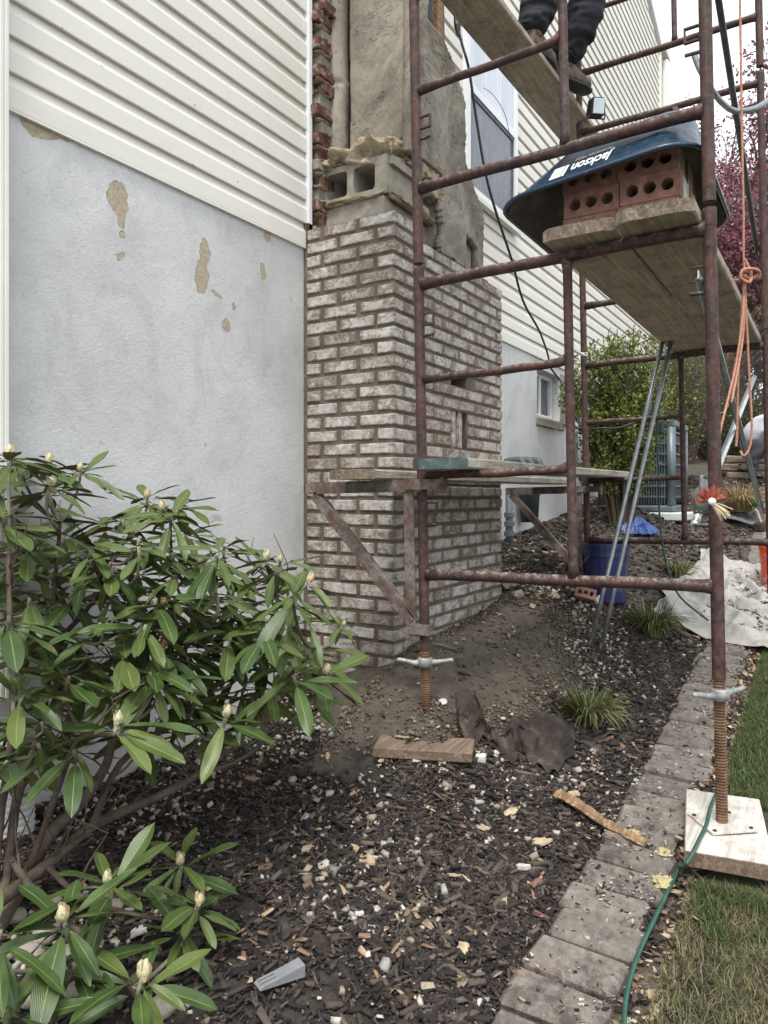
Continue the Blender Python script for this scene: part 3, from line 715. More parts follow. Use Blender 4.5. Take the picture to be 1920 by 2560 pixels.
    MB().cham((bx + .49, (by + .02 + yb) / 2, z0 - .108), (.33, yb - by - .04, .19), .006, jit=.004).build('concrete_block', 'concrete_block_face', ch)
    # rough lumps of old bedding mortar
    def lump(c, size, mat='broken_mortar', nm='mortar_lump', sub=3, amp=.35, seed=0, parent=ch):
        bm = bmesh.new(); bmesh.ops.create_icosphere(bm, subdivisions=sub, radius=1)
        for v in bm.verts:
            q = v.co.copy(); k = 1 + amp * mn.noise(q * 2.2 + Vector((seed, 0, 0))) + amp * .5 * mn.noise(q * 6 + Vector((seed, 5, 0))) + amp * .25 * mn.noise(q * 14 + Vector((seed, 5, 0)))
            w = Vector((max(-.8, min(.8, q.x)), max(-.8, min(.8, q.y)), max(-.7, min(.8, q.z)))) * k
            v.co = Vector((c[0] + w.x * size[0], c[1] + w.y * size[1], c[2] + w.z * size[2]))
        m = MB(); bm.verts.index_update(); m.add([v.co for v in bm.verts], [[v.index for v in f.verts] for f in bm.faces]); bm.free()
        return m.build(nm, mat, parent, smooth=True)
    lump((bx + .16, 2.03, z1 + .045), (.21, .20, .085), seed=1, sub=4, amp=.45); lump((bx + .18, 1.93, z1 + .075), (.16, .10, .055), seed=2, sub=4)
    lump((bx + .30, 1.84, z1 + .04), (.13, .05, .085), seed=3, sub=4, amp=.5); lump((bx + .42, 1.84, z1 - .03), (.14, .05, .09), seed=4, sub=4, amp=.5)
    lump((bx + .03, 2.06, z0 - .004), (.06, .19, .014), seed=5, sub=4, amp=.6); lump((bx + .25, 1.85, z0 - .008), (.24, .03, .016), seed=6, sub=4, amp=.6)
    lump((bx + .05, 2.20, z1 + .02), (.09, .07, .035), seed=8, sub=4, amp=.5)
    # old rendered stack: left (front) face and right face as displaced sheets on a solid core
    MB().bbox((3.20, 1.84, CZ + 1.70), (3.72, WY - .002, CZ + 2.40)).bbox((3.20, 1.84, CZ + 2.4005), (3.40, WY - .002, 5.0)).build('rubble_core', 'rough_parging', ch)
    def sheet(fn, na, nb, keep, name, thick):
        idx = {}; vs = []; fs = []
        for i in range(na + 1):
            for j in range(nb + 1): idx[i, j] = len(vs); vs.append(fn(i / na, j / nb))
        for i in range(na):
            for j in range(nb):
                if keep((i + .5) / na, (j + .5) / nb): fs.append((idx[i, j], idx[i + 1, j], idx[i + 1, j + 1], idx[i, j + 1]))
        me = bpy.data.meshes.new(name); me.from_pydata([tuple(v) for v in vs], [], fs); bm = bmesh.new(); bm.from_mesh(me)
        bmesh.ops.delete(bm, geom=[v for v in bm.verts if not v.link_faces], context='VERTS')
        bmesh.ops.recalc_face_normals(bm, faces=bm.faces)
        r = bmesh.ops.extrude_face_region(bm, geom=bm.faces[:]); bmesh.ops.translate(bm, verts=[v for v in r['geom'] if isinstance(v, bmesh.types.BMVert)], vec=thick)
        bmesh.ops.recalc_face_normals(bm, faces=bm.faces); bm.verts.index_update()
        m = MB(); m.add([v.co for v in bm.verts], [[v.index for v in f.verts] for f in bm.faces]); bm.free(); bpy.data.meshes.remove(me)
        return m.build(name, 'rough_parging', ch, smooth=True)
    def f_left(a, b):
        y = 1.79 + a * .375; z = CZ + 1.74 + b * 1.7
        return (3.15 + .010 * nz(y, z, 0, 3) + .003 * nz(y, z, 3, 14) + .035 * (1 - math.cos((a - .5) * 2.4)), y, z)
    sheet(f_left, 40, 150, lambda a, b: b > .03 + .03 * nz(a, 0, 0, 6), 'render_face', (.06, 0, 0))
    def f_strip(a, b):
        y = 2.178 + a * .085; z = CZ + 1.70 + b * 1.8
        return (3.085 + .012 * nz(y, z, 8, 5) + (.012 if abs(b - .25) < .004 else 0) + .03 * (a - .5) ** 2 * 4, y, z)
    sheet(f_strip, 14, 150, lambda a, b: True, 'render_face', (.09, 0, 0))
    def xmax(z):
        r = z - CZ; n = .018 * nz(z, 0, 0, 7) + .012 * nz(z, 4, 0, 30)
        if r > 2.46: return 3.33 + n
        if r > 2.40: return 3.50 + (2.46 - r) * 2 + n
        if r > 2.25: return 3.65 + (2.40 - r) * .85 + n
        if r > 1.90: return 3.79 + n * .5
        return min(3.79 + (1.90 - r) * 1.2, 4.04) + n * .6
    def f_right(a, b):
        x = 3.155 + a * .95; z = CZ + 1.27 + b * 2.1
        return (x, 1.79 - .012 * nz(x, z, 0, 2.5) - .005 * nz(x, z, 3, 9) - .003 * nz(x, z, 3, 26), z)
    def k_right(a, b):
        x = 3.155 + a * .95; z = CZ + 1.27 + b * 2.1; r = z - CZ
        if x > xmax(z): return False
        if r < 1.72 and x < 3.50 + .06 * nz(z, 2, 0, 10): return False
        if r < 1.30 + .02 * nz(x, 1, 0, 12): return False
        if 3.80 < x < 3.96 and r < 1.50 - (x - 3.8) * .25 + .02 * nz(x, 1, 0, 20): return False
        return True
    sheet(f_right, 95, 210, k_right, 'render_face', (0, .045, 0))
    MB().bbox((3.50, 1.835, CZ + 1.25), (4.0, WY - .002, CZ + 1.6995)).build('backing_block', 'concrete_block_face', ch)
    MB().bbox((3.7205, 1.838, CZ + 1.70), (3.775, WY - .003, CZ + 2.3)).build('backing_block', 'rough_parging', ch)
    # dark torn flashing and splintered framing at the broken top
    q = MB()
    q.prism([(0, 0), (.13, -.02), (.11, .6), (.01, .62)], (3.36, 1.845, CZ + 2.41), (1, 0, 0), (0, 0, 1), (0, .02, 0)); q.build('flashing', 'black_plastic', ch, fixn=True)
    MB().box((3.56, 1.86, CZ + 2.70), (.055, .04, .62), jit=.012).build('splintered_stud', 'rotten_wood', ch)
    MB().box((3.64, 1.90, CZ + 2.66), (.03, .09, .60), jit=.01).build('splintered_stud', 'brown_wood', ch)
    # toothed ends of the old red brickwork between siding and block
    z = CZ + 1.24; i = 0
    while z < CZ + 3.0:
        off = (0, .035, -.012, .045, .01, -.02, .03)[i % 7] + R(-.008, .008)
        wdt = .058 + R(-.014, .012) + (.012 if i % 3 == 0 else 0)
        mt = 'old_red_brick' if i % 5 not in (1, 4) else 'concrete_block_face'
        MB().cham((3.055 - off / 2, WY - wdt / 2 - .001, z + .03), (.11 + off, wdt, .056), .004, jit=.004).build('old_brick', mt, ch)
        lump((3.03, WY - .03, z + .062), (.055, .036 + R(0, .012), .008), seed=20 + i, sub=3, amp=.6, nm='mortar_lump')
        z += .0685; i += 1
    return ch, lump
chim, lump = make_chimney()

# ------------------------------------------------------------------ scaffold
TH = .019
def T(x, y, r):        # leaning scaffold space: r = height relative to the camera
    return Vector((x, y + TH * r, CZ + r - TH * (y - 1.393)))
FX0, FX1, FW, FD = 2.548, 4.80, 1.067, .601
def make_frame():
    f = empty('scaffold_frame', (0, 0, 0)); f['_w'] = (0, 0, 0)
    for y in (0, -FW):
        l = MB().lathe((0, y, .012), [(.0205, 0), (.0205, 1.452), (.0215, 1.455), (.0225, 1.50), (.0215, 1.512)], 16).build('leg', 'red_oxide_steel', f, smooth=False)
        MB().lathe((0, y, 1.5245), [(.0165, 0), (.0165, .0)], 8) if False else None
        s = 1 if y == 0 else -1
        for zz in (.55, 1.30):
            yy = y - s * .021
            MB().prism([(0, .045), (.045, .045), (.045, -.007), (0, -.007), (0, -.001), (.0395, -.001), (.0395, .039), (0, .039)], (-.006, yy, zz), (0, -s, 0), (0, 0, 1), (.012, 0, 0)).build('brace_lock', 'red_oxide_steel', f, fixn=True)
            MB().tube([(0, yy, zz - .045), (0, yy - s * .043, zz - .043)], .0065, 8).build('lock_pin', 'red_oxide_steel', f)
        MB().lathe((-.0206, y, .06), [(.0055, 0), (.0055, .002)], 8, (-1, 0, 0)).lathe((-.0206, y, 1.40), [(.0055, 0), (.0055, .002)], 8, (-1, 0, 0)).build('pin_hole_shade', 'black_plastic', f)  # solid black discs on the tube paint the shade inside the pin holes
    def bar(z, y1, r, nm, bend=0):
        pts = [(0, -.015, z)] + [(0, -.10 + (y1 + .2) * t, z + .002 * math.sin(t * 9)) for t in (0, .2, .4, .6, .8, 1.)] + [(0, y1 + .04, z + bend * .3), (0, y1 + .012, z + bend)]
        rr = [r * 1.25, r] + [r] * 5 + [r * 1.06, r * 1.3]
        MB().tube(pts, rr, 14).build(nm, 'red_oxide_steel', f, smooth=True)
    bar(.31, -FW, .0205, 'cross_bar'); bar(1.46, -FW, .0205, 'cross_bar')
    bar(.70, -FD, .0155, 'rung', .012); bar(1.082, -FD, .0155, 'rung', .012)
    MB().tube([(0, -FD, .32), (0, -FD, .36), (0, -FD, .9), (0, -FD, 1.40), (0, -FD, 1.45)], [.022, .0165, .0165, .0165, .023], 14).build('inner_post', 'red_oxide_steel', f, smooth=True)
    return f
fr0 = make_frame()
def place_frame(x, r0, label, first=False, dz=0):
    f = fr0 if first else copy_tree(fr0)
    p = T(x, 1.393, r0); f.location = (p.x, p.y, p.z + dz); f.rotation_euler = (-TH, 0, 0)
    tag(f, label, 'scaffold frame', 'scaffold frames'); return f
place_frame(FX0, -.62, 'red oxide scaffold frame in front, standing on two screw jacks', True)
place_frame(FX0, .912, 'upper front scaffold frame whose thick bar passes over the wheelbarrow tray')
place_frame(FX1, -.62, 'rear scaffold frame behind the blue bucket, in front of the bush', dz=.02)
place_frame(FX1, .912, 'second rear scaffold frame carrying the far ends of the upper plank', dz=.03)
place_frame(FX1, 2.444, 'topmost rear scaffold frame against the sky', dz=.04)

def make_jack(y, r_nut, r_base, hrot, label):
    top = T(FX0, y, r_nut); bot = T(FX0, y, r_base)
    j = empty('screw_jack', bot, label, 'screw jack', 'screw jacks under the front frame')
    ax = (top - bot); L = ax.length + .03; n = int(L / .0092); prof = []
    for i in range(n + 1): h = i * L / n; prof += [(.0148, h), (.0188, h + .0028), (.0188, h + .0050), (.0148, h + .0078)]
    MB().lathe(bot, prof, 20, ax).build('screw', 'rusty_thread', j, smooth=False)
    d = Vector((math.cos(hrot), math.sin(hrot), 0)); n_ = MB()
    n_.lathe(top - Vector((0, 0, .032)), [(.024, 0), (.030, .004), (.030, .026), (.0285, .030), (.0285, .038), (.022, .038)], 18)
    for s in (-1, 1):
        n_.tube([top + d * s * .018 + Vector((0, 0, -.016)), top + d * s * .045 + Vector((0, 0, -.014 + s * .002)), top + d * s * .078 + Vector((0, 0, -.008)), top + d * s * .104 + Vector((0, 0, -.004)), top + d * s * .112 + Vector((0, 0, -.003))],
                 [.017, .0115, .0088, .0095, .005], 10)
    n_.build('wing_nut', 'cast_nut', j, smooth=True)
    return j, bot
j1, b1 = make_jack(1.393, -.645, -.875, -1.05, 'rusty screw jack sinking into the rubble beside the rusted sheet metal')
j2, b2 = make_jack(.326, -.640, -1.058, -.62, 'long rusty screw jack with steel base plate on a pale plywood pad')
m = MB(); rot = rotz(math.radians(-52))
m.prism([(-.075, -.075), (.075, -.075), (.075, .075), (-.075, .075)], b2 + Vector((0, 0, -.006)), rot @ Vector((1, 0, .02)), rot @ Vector((0, 1, -.03)), (0, 0, .006))
m.build('base_plate', 'galvanised_steel', j2, fixn=True); bpy.data.objects['base_plate'].data.materials[0] = MATS['pale_plywood']
m = MB()
for a, b in ((-.06, -.06), (.06, .06), (.06, -.06), (-.06, .06)):
    q = b2 + rot @ Vector((a, b, 0)) ; q.z += .0005 + .02 * a - .03 * b
    m.lathe(q, [(.007, 0), (.006, .003), (.003, .0035)], 8)
m.build('nail_head', 'rusty_sheet', j2)
# pads
m = MB().cham((2.565, .300, b2.z - .032), (.485, .235, .046), .003, rotz(.155), jit=.003)
tag(m.build('wood_pad', ['pale_plywood']), 'pale plywood pad under the tall screw jack on the lawn edge', 'wood pad')
m = MB().cham((2.565 - .242 * math.cos(.155) - .002, .300 - .242 * math.sin(.155), b2.z - .0325), (.006, .233, .0435), .001, rotz(.155)).build('end_face', 'brown_wood', bpy.data.objects['wood_pad'])
m = MB().cham((2.39, 1.30, .262), (.36, .15, .040), .004, rotz(math.radians(-68)), jit=.004)
tag(m.build('wood_pad', 'brown_wood'), 'half-buried brown board under the left screw jack', 'wood pad')

# side brackets
def make_bracket(x, label, first=True):
    b = empty('side_bracket', T(x - .03, 1.42, -.55), label, 'scaffold bracket', 'triangular side brackets')
    xo = x - .028
    L = .555; y0 = 1.393
    def ang(p, q, w, nm, mat='rusty_bracket', up_=Vector((0, 0, 1)), two=True):
        p, q = Vector(p), Vector(q); d = (q - p); s = d.normalized(); u = (up_ - s * up_.dot(s)).normalized(); n = s.cross(u)
        m = MB(); m.prism([(0, -w / 2), (0, w / 2), (1, w / 2), (1, -w / 2)], p, d, u, n * .005)
        if two: m.prism([(0, 0), (0, w), (1, w), (1, 0)], p + u * (w / 2) , d, -n, u * .005) if n.x < 0 else m.prism([(0, 0), (0, w), (1, w), (1, 0)], p + u * (w / 2), d, n, u * .005)
        return m.build(nm, mat, b, fixn=True)
    ang(T(xo, y0 + L, .040), T(xo, y0 - .01, .040), .044, 'top_arm')
    ang(T(xo, y0 + L - .035, .016), T(xo, y0 + .045, -.50), .036, 'diagonal_strut')
    ang(T(xo, y0 + .045, .030), T(xo, y0 + .045, -.575), .040, 'upright', up_=Vector((0, 1, 0)))
    m = MB().bbox((0, 0, 0), (1, 1, 1)) if False else MB()
    c = T(x, y0 - .035, .045); m.box((c.x - .038, c.y + .01, c.z), (.006, .155, .040)); m.box((c.x - .01, c.y - .065, c.z - .004), (.055, .006, .062)); m.box((c.x + .015, c.y - .035, c.z + .03), (.006, .06, .04))
    m.build('hook', 'rusty_bracket', b)
    c = T(x, y0, -.525); MB().box((c.x - .030, c.y + .012, c.z), (.006, .085, .042)).box((c.x - .01, c.y - .031, c.z), (.045, .005, .042)).build('lower_clip', 'rusty_bracket', b)
    return b
make_bracket(FX0, 'rusty triangular bracket hooked to the front left post, under the planks')
make_bracket(FX1, 'thinner-looking brown bracket behind, in front of the grey pipes')

# planks
def plank(p0, p1, w, th, label, mat='weathered_plank', chop=.0, endmat='end_grain', rough=.003, n=14):
    """p0,p1: centre of underside at both ends"""
    p0, p1 = Vector(p0), Vector(p1); d = (p1 - p0); L = d.length; s = d.normalized(); n_ = Vector((-s.y, s.x, 0)).normalized(); u = s.cross(n_).normalized()
    if u.z < 0: u = -u
    m = MB(); rings = []; seed = R(0, 50)
    hw = w / 2; xs_ = [-hw + .006, -hw + .028, -hw + .055, -.03, .03, hw - .055, hw - .028, hw - .006]
    prof = [(-hw, .006)] + [(q, 0) for q in xs_] + [(hw, .006), (hw, th - .006)] + [(q, th) for q in xs_[::-1]] + [(-hw, th - .006)]
    vs = []; k = len(prof)
    for i in range(n + 1):
        t = i / n
        for a, b in prof:
            j = rough * nz(t * 9, a * 12, seed) ; e = 0
            if i == 0 or i == n:
                q = max(0, abs(a) - w / 2 + chop) * .8 if chop else 0; e = q * (1 if i == 0 else -1)
                e += .007 * nz(a * 30, b * 60, seed)
            vs.append(p0 + s * (t * L + e) + n_ * (a + j) + u * (b + rough * .6 * nz(t * 7, a * 10, seed + 9)))
    fs = [(i * k + q, i * k + (q + 1) % k, (i + 1) * k + (q + 1) % k, (i + 1) * k + q) for i in range(n) for q in range(k)]
    m.add(vs, fs, mi=0); h_ = k // 2; qs = [(q, q + 1, k - 2 - q, k - 1 - q) for q in range(h_ - 1)]
    m.add(vs[:k], qs, mi=1); m.add(vs[-k:], [q[::-1] for q in qs], mi=1)
    o = m.build('plank', [mat, endmat], fixn=True); return tag(o, label, 'plank', 'scaffold planks')
# upper plank (the one walked on)
plank((2.2, 1.60, CZ + 2.49), (5.02, 1.505, CZ + 2.475), .252, .038, 'wide upper plank seen from below with the work boots on it', 'weathered_plank')
# middle pair under bricks and tray
za = T(FX0, .6, .84).z + .0215; zb = T(FX1, .6, .84).z + .0415
plank((2.43, .742, za), (4.86, .742 + .0, zb), .245, .042, 'left plank of the pair carrying the brick stack', 'weathered_plank', .03)
plank((2.40, .490, za + .002), (4.88, .490, zb), .245, .042, 'right plank of the pair, split nose under the pale brick ends', 'weathered_plank', .03)
# low planks
zc = T(FX0, 1.2, .08).z + .016; zd = T(FX1, 1.2, .08).z + .036
plank((2.385, 1.252, zc + .0), (4.97, 1.262, zd), .232, .040, 'low plank with teal painted end resting on the frame rungs', 'grey_plank', .05, 'green_painted_end')
zz = T(FX0, 1.6, .062).z + .008
plank((2.350, 1.620, zz), (4.86, 1.625, zz + .012), .222, .038, 'narrow grey low plank lying on the side brackets against the brickwork', 'grey_plank', .05)

# braces: leaning bundle, crossed brace right, bright pole
def braces():
    def brace(a, b, r, mat, label, cat='cross brace', grp='loose cross braces'):
        a, b = Vector(a), Vector(b); d = (b - a).normalized(); e = empty('cross_brace', (a if a.z < b.z else b), label, cat, grp)
        MB().tube([a + (b - a) * t for t in (0, .25, .5, .75, 1)], r, 12).build('tube', mat, e, smooth=True)
        for p, s in ((a, 1), (b, -1)):
            side = basis(d)[0]
            MB().prism([(-.03, -r * 1.1), (.05, -r * 1.1), (.05, r * 1.1), (-.03, r * 1.1)], p - d * .0, d, basis(d, Vector((1, 0, 0)))[1], basis(d, Vector((1, 0, 0)))[0] * .004).build('flat_end', mat, e, fixn=True)
        return e
    # (px,py) in picture, depth
    def W(x, y, F): return atw(x, y, F)
    g = ground
    def foot(x, y):
        F = 3.6
        for _ in range(30):
            p = W(x, y, F); gz = g(p.x, p.y); F += (p.z - gz) * .8
        return W(x, y, F)
    f1 = foot(1274, 1402); f2 = foot(1297, 1408)
    brace(f1, W(1432, 735, 4.25), .0125, 'galvanised_steel', 'left one of two grey braces leaning from the dirt to the rear frame')
    brace(f2, W(1450, 735, 4.22), .0125, 'galvanised_steel', 'right one of two grey braces leaning from the dirt to the rear frame')
    yb = .361
    brace(T(FX0, yb, 2.21), T(FX1, yb, 1.42), .0135, 'dark_steel', 'dark diagonal brace crossing the sky at the right')
    brace(T(FX0, yb, .68), T(FX1, yb, -.115), .0135, 'galvanised_steel', 'grey diagonal brace running down to the right past the orange rope')
    brace(T(FX0, yb + .03, -.115), T(FX1, yb + .03, .68), .0135, 'bright_galvanised', 'bright silver brace rising to the right behind the front right post')
    # curved hose/conduit at the top right
    p = smooth_path([W(1500, 120, 3.1), W(1512, 150, 3.1), W(1535, 190, 3.1), W(1560, 222, 3.2), W(1590, 240, 3.25), W(1640, 230, 3.3), W(1690, 190, 3.4)], 6)
    tag(MB().tube(p, .0125, 10).build('curved_pipe', 'galvanised_steel', smooth=True), 'pale curved pipe hanging behind the front right post near the sky', 'pipe')
    return W, foot
W, foot = braces()

# ------------------------------------------------------------------ brick stack and tray on the middle planks
def cored_brick_mesh():
    L, D, H = .199, .057, .0905   # along y, x, z
    out = [(-L / 2, -H / 2), (L / 2, -H / 2), (L / 2, H / 2), (-L / 2, H / 2)]
    holes = [[(c + .0215 * (1 + .06 * math.sin(k * 2.3 + c * 50)) * math.cos(2 * math.pi * k / 12), .0215 * math.sin(2 * math.pi * k / 12)) for k in range(12)] for c in (-.058, 0, .058)]
    v2, f2 = plate_holes(out, holes); m = MB()
    n = len(v2)
    m.add([(-D / 2, a, b) for a, b in v2] + [(D / 2, a, b) for a, b in v2], f2 + [tuple(i + n for i in f[::-1]) for f in f2])
    m.add([(-D / 2, a, b) for a, b in out] + [(D / 2, a, b) for a, b in out], [(0, 1, 5, 4), (2, 3, 7, 6)]); m.add([(-D / 2, a, b) for a, b in out] + [(D / 2, a, b) for a, b in out], [(3, 0, 4, 7)], mi=1); m.add([(-D / 2, a, b) for a, b in out] + [(D / 2, a, b) for a, b in out], [(1, 2, 6, 5)], mi=0)
    for h in holes: m.add([(-D / 2, a, b) for a, b in h] + [(D / 2, a, b) for a, b in h], [(i, 12 + i, 12 + (i + 1) % 12, (i + 1) % 12) for i in range(12)])
    o = m.build('cored_brick', ['cored_red_brick', 'pale_brick_face'], fixn=True, origin=(0, 0, -H / 2)); me = o.data; bpy.data.objects.remove(o)
    me2 = me.copy(); me2.materials[1] = MATS['cored_red_brick']
    return me, me2
cb, cbr = cored_brick_mesh()
zs = za + .046
rows = ['bottom', 'middle', 'top']; ords = ['front', 'second', 'third', 'fourth', 'fifth', 'rear']
for r in range(3):
    for c in range(2):
        for d in range(6 if c == 0 else 1):
            y = (.548, .752)[c] + R(-.002, .002) + (r == 1) * -.006; x = 2.650 + d * .0595 + (r == 1) * -.004 + (-.004 if c == 0 else .010)
            mesh = cb if (d + r) % 3 != 1 else cbr
            o = link_mesh('cored_brick', mesh, (x, y, zs + r * .0915), rot=(0, 0, R(-.008, .008)))
            if c == 1: lb = f'red three-hole brick on the {rows[r]} row, left column of the stack under the tray'
            elif d == 0: lb = f'red three-hole brick on the {rows[r]} row, right column of the stack under the tray'
            else: lb = f'brick end seen on the stack\'s outer side, {rows[r]} row, {ords[d]} from the camera'
            tag(o, lb, 'brick', 'bricks stacked under the upturned tray')
def make_tray():
    y0, y1 = .372, 1.05; x0, x1 = 2.475, 3.36; D = .215
    IF, IB, IR, IL = .19, .16, .05, .20      # how far the sides lean in: front, back, right, left
    zl, zr = CZ + 1.060, CZ + 1.134
    def rz(y): return zl + (zr - zl) * (y1 - y) / (y1 - y0)
    def rrect(a0, a1, b0, b1, r, n=6):
        pts = []
        for cx, cy, s in ((a1 - r, b1 - r, 0), (a0 + r, b1 - r, 1), (a0 + r, b0 + r, 2), (a1 - r, b0 + r, 3)):
            for i in range(n + 1): t = (s + i / n) * math.pi / 2; pts.append((cx + r * math.cos(t), cy + r * math.sin(t)))
        return pts
    T0 = empty('wheelbarrow_tray', ((x0 + x1) / 2, (y0 + y1) / 2, zl), 'dark blue steel wheelbarrow tray turned upside down over the brick stack', 'wheelbarrow tray')
    levels = []
    for t, h in ((0, 0), (.25, .25), (.5, .5), (.75, .75), (.9, .9), (.99, .965), (1.08, 1.0), (1.25, 1.01)):
        pts = rrect(x0 + IF * t, x1 - IB * t, y0 + IR * t, y1 - IL * t, .13 - .04 * t)
        levels.append([(a, b, rz(b) + h * D) for a, b in pts])
    n = len(levels[0]); m = MB(); vs = [v for l in levels for v in l]
    fs = [(i * n + j, i * n + (j + 1) % n, (i + 1) * n + (j + 1) % n, (i + 1) * n + j) for i in range(len(levels) - 1) for j in range(n)] + [tuple(range((len(levels) - 1) * n, len(levels) * n))]
    m.add(vs, fs)
    m.add([(x0 + .5 * (a - x0) + .5 * (x0 + x1) / 2 if False else a + (.004 if a < 2.9 else -.004), b + (.004 if b < .7 else -.004), z - .004) for a, b, z in vs], [f[::-1] for f in fs], mi=1)
    m.build('shell', ['blue_enamel', 'cement_crusted_steel'], T0, smooth=True)
    sh = bpy.data.objects['shell']
    for p in sh.data.polygons: p.use_smooth = True
    rim = [(a, b, rz(b)) for a, b in rrect(x0 - .006, x1 + .006, y0 - .006, y1 + .006, .135)]
    MB().tube(rim + [rim[0], rim[1]], .0085, 8).build('rolled_rim', 'blue_enamel', T0, smooth=True)
    # printing on the front slope; upside down because the tray is
    def text(body, size, u0, v0, nm, shear=.25):
        c = bpy.data.curves.new(nm, 'FONT'); c.body = body; c.size = size; c.shear = shear; c.offset = size * .02
        o = bpy.data.objects.new(nm, c); COL.objects.link(o); dg = bpy.context.evaluated_depsgraph_get(); me = bpy.data.meshes.new_from_object(o.evaluated_get(dg)); bpy.data.objects.remove(o)
        put([(v.co.x, v.co.y) for v in me.vertices], [tuple(p.vertices) for p in me.polygons], u0, v0, nm)
    def put(v2, f2, u0, v0, nm):
        vs = []
        for a, b in v2:          # a runs from the right-hand end leftwards, b runs downwards
            y = u0 + a
            b_ = b * 1.35
            t = v0 + .02 - b_
            vs.append((x0 + IF * t / D - .0022, y, rz(y) + t + .001))
        m = MB(); m.add(vs, f2); m.build(nm, 'white_print', T0)
    text('Jackson', .0455, .648, .060, 'lettering'); text('PROFESSIONAL TOOLS', .0125, .652, .088, 'lettering')
    put([(0, 0), (.010, 0), (.018, .040), (.008, .040), (.014, 0), (.052, 0), (.060, .040), (.022, .040)], [(0, 1, 2, 3), (4, 5, 6, 7)], .800, .066, 'emblem')
make_tray()

# ------------------------------------------------------------------ people
def skin_mesh(name, joints, edges, parent, mat, sub=2):
    me = bpy.data.meshes.new(name); keys = list(joints); ix = {k: i for i, k in enumerate(keys)}
    pw = Vector(parent['_w'])
    me.from_pydata([tuple(Vector(joints[k][0]) - pw) for k in keys], [(ix[a], ix[b]) for a, b in edges], [])
    o = bpy.data.objects.new(name, me); COL.objects.link(o)
    md = o.modifiers.new('s', 'SKIN'); md.use_smooth_shade = True; md.branch_smoothing = .6
    sv = me.skin_vertices[0].data
    for k in keys:
        r = joints[k][1]; sv[ix[k]].radius = (r, r) if not hasattr(r, '__len__') else r
    sv[0].use_root = True
    ms = o.modifiers.new('u', 'SUBSURF'); ms.levels = sub; ms.render_levels = sub
    dg = bpy.context.evaluated_depsgraph_get(); m2 = bpy.data.meshes.new_from_object(o.evaluated_get(dg)); m2.name = name
    bpy.data.objects.remove(o); m2.materials.clear(); m2.materials.append(MATS[mat])
    for p in m2.polygons: p.use_smooth = True
    # soft cloth folds
    if 'skin' not in mat:
        for v in m2.vertices:
            q = v.co + pw; w_ = abs(nz(q.x, q.y, q.z * 2.2, 7)); v.co += v.normal * (.030 * (.3 - w_) + .010 * nz(q.x + 4, q.y, q.z * 1.8, 19))
    o = bpy.data.objects.new(name, m2); COL.objects.link(o); o.parent = parent; o['_w'] = tuple(pw); return o
def boot(p, d, parent):
    """p: heel on the ground, d: pointing direction"""
    d = Vector(d).normalized(); s = Vector((-d.y, d.x, 0)); m = MB(); b = empty('tmp', p); bpy.data.objects.remove(b)
    def ring(t, w, z0, z1, n=12):
        out = []
        for i in range(n):
            a = 2 * math.pi * i / n; cs, sn = math.cos(a), math.sin(a)
            out.append(Vector(p) + d * t + s * (w * (abs(cs) ** .7) * (1 if cs > 0 else -1)) + Vector((0, 0, (z0 + z1) / 2 + (z1 - z0) / 2 * (abs(sn) ** .7) * (1 if sn > 0 else -1))))
        return out
    def loft(rs, nm, mat):
        n = len(rs[0]); m = MB(); m.add([v for r in rs for v in r], [(i * n + j, (i + 1) * n + j, (i + 1) * n + (j + 1) % n, i * n + (j + 1) % n) for i in range(len(rs) - 1) for j in range(n)] + [tuple(range(n)), tuple(range(len(rs) * n - 1, (len(rs) - 1) * n - 1, -1))])
        return m.build(nm, mat, parent, smooth=True, fixn=True)
    loft([ring(-.035, .020, .03, .07), ring(-.025, .036, .02, .115), ring(.02, .042, .02, .145), ring(.07, .043, .02, .135), ring(.12, .046, .02, .105), ring(.17, .052, .02, .085), ring(.215, .050, .02, .078), ring(.245, .038, .02, .066), ring(.258, .018, .024, .045)], 'boot', 'boot_leather')
    m = MB(); m.tube([Vector(p) + Vector((0, 0, .08)) + d * .02, Vector(p) + Vector((0, 0, .16)) + d * .012, Vector(p) + Vector((0, 0, .24)) + d * .0], [.052, .050, .056], 14); m.build('boot_shaft', 'boot_leather', parent, smooth=True)
    loft([ring(-.042, .022, -.002, .022), ring(-.03, .042, -.002, .022), ring(.08, .044, -.002, .022), ring(.18, .058, -.002, .022), ring(.25, .044, -.002, .022), ring(.268, .02, .002, .022)], 'sole', 'black_rubber')
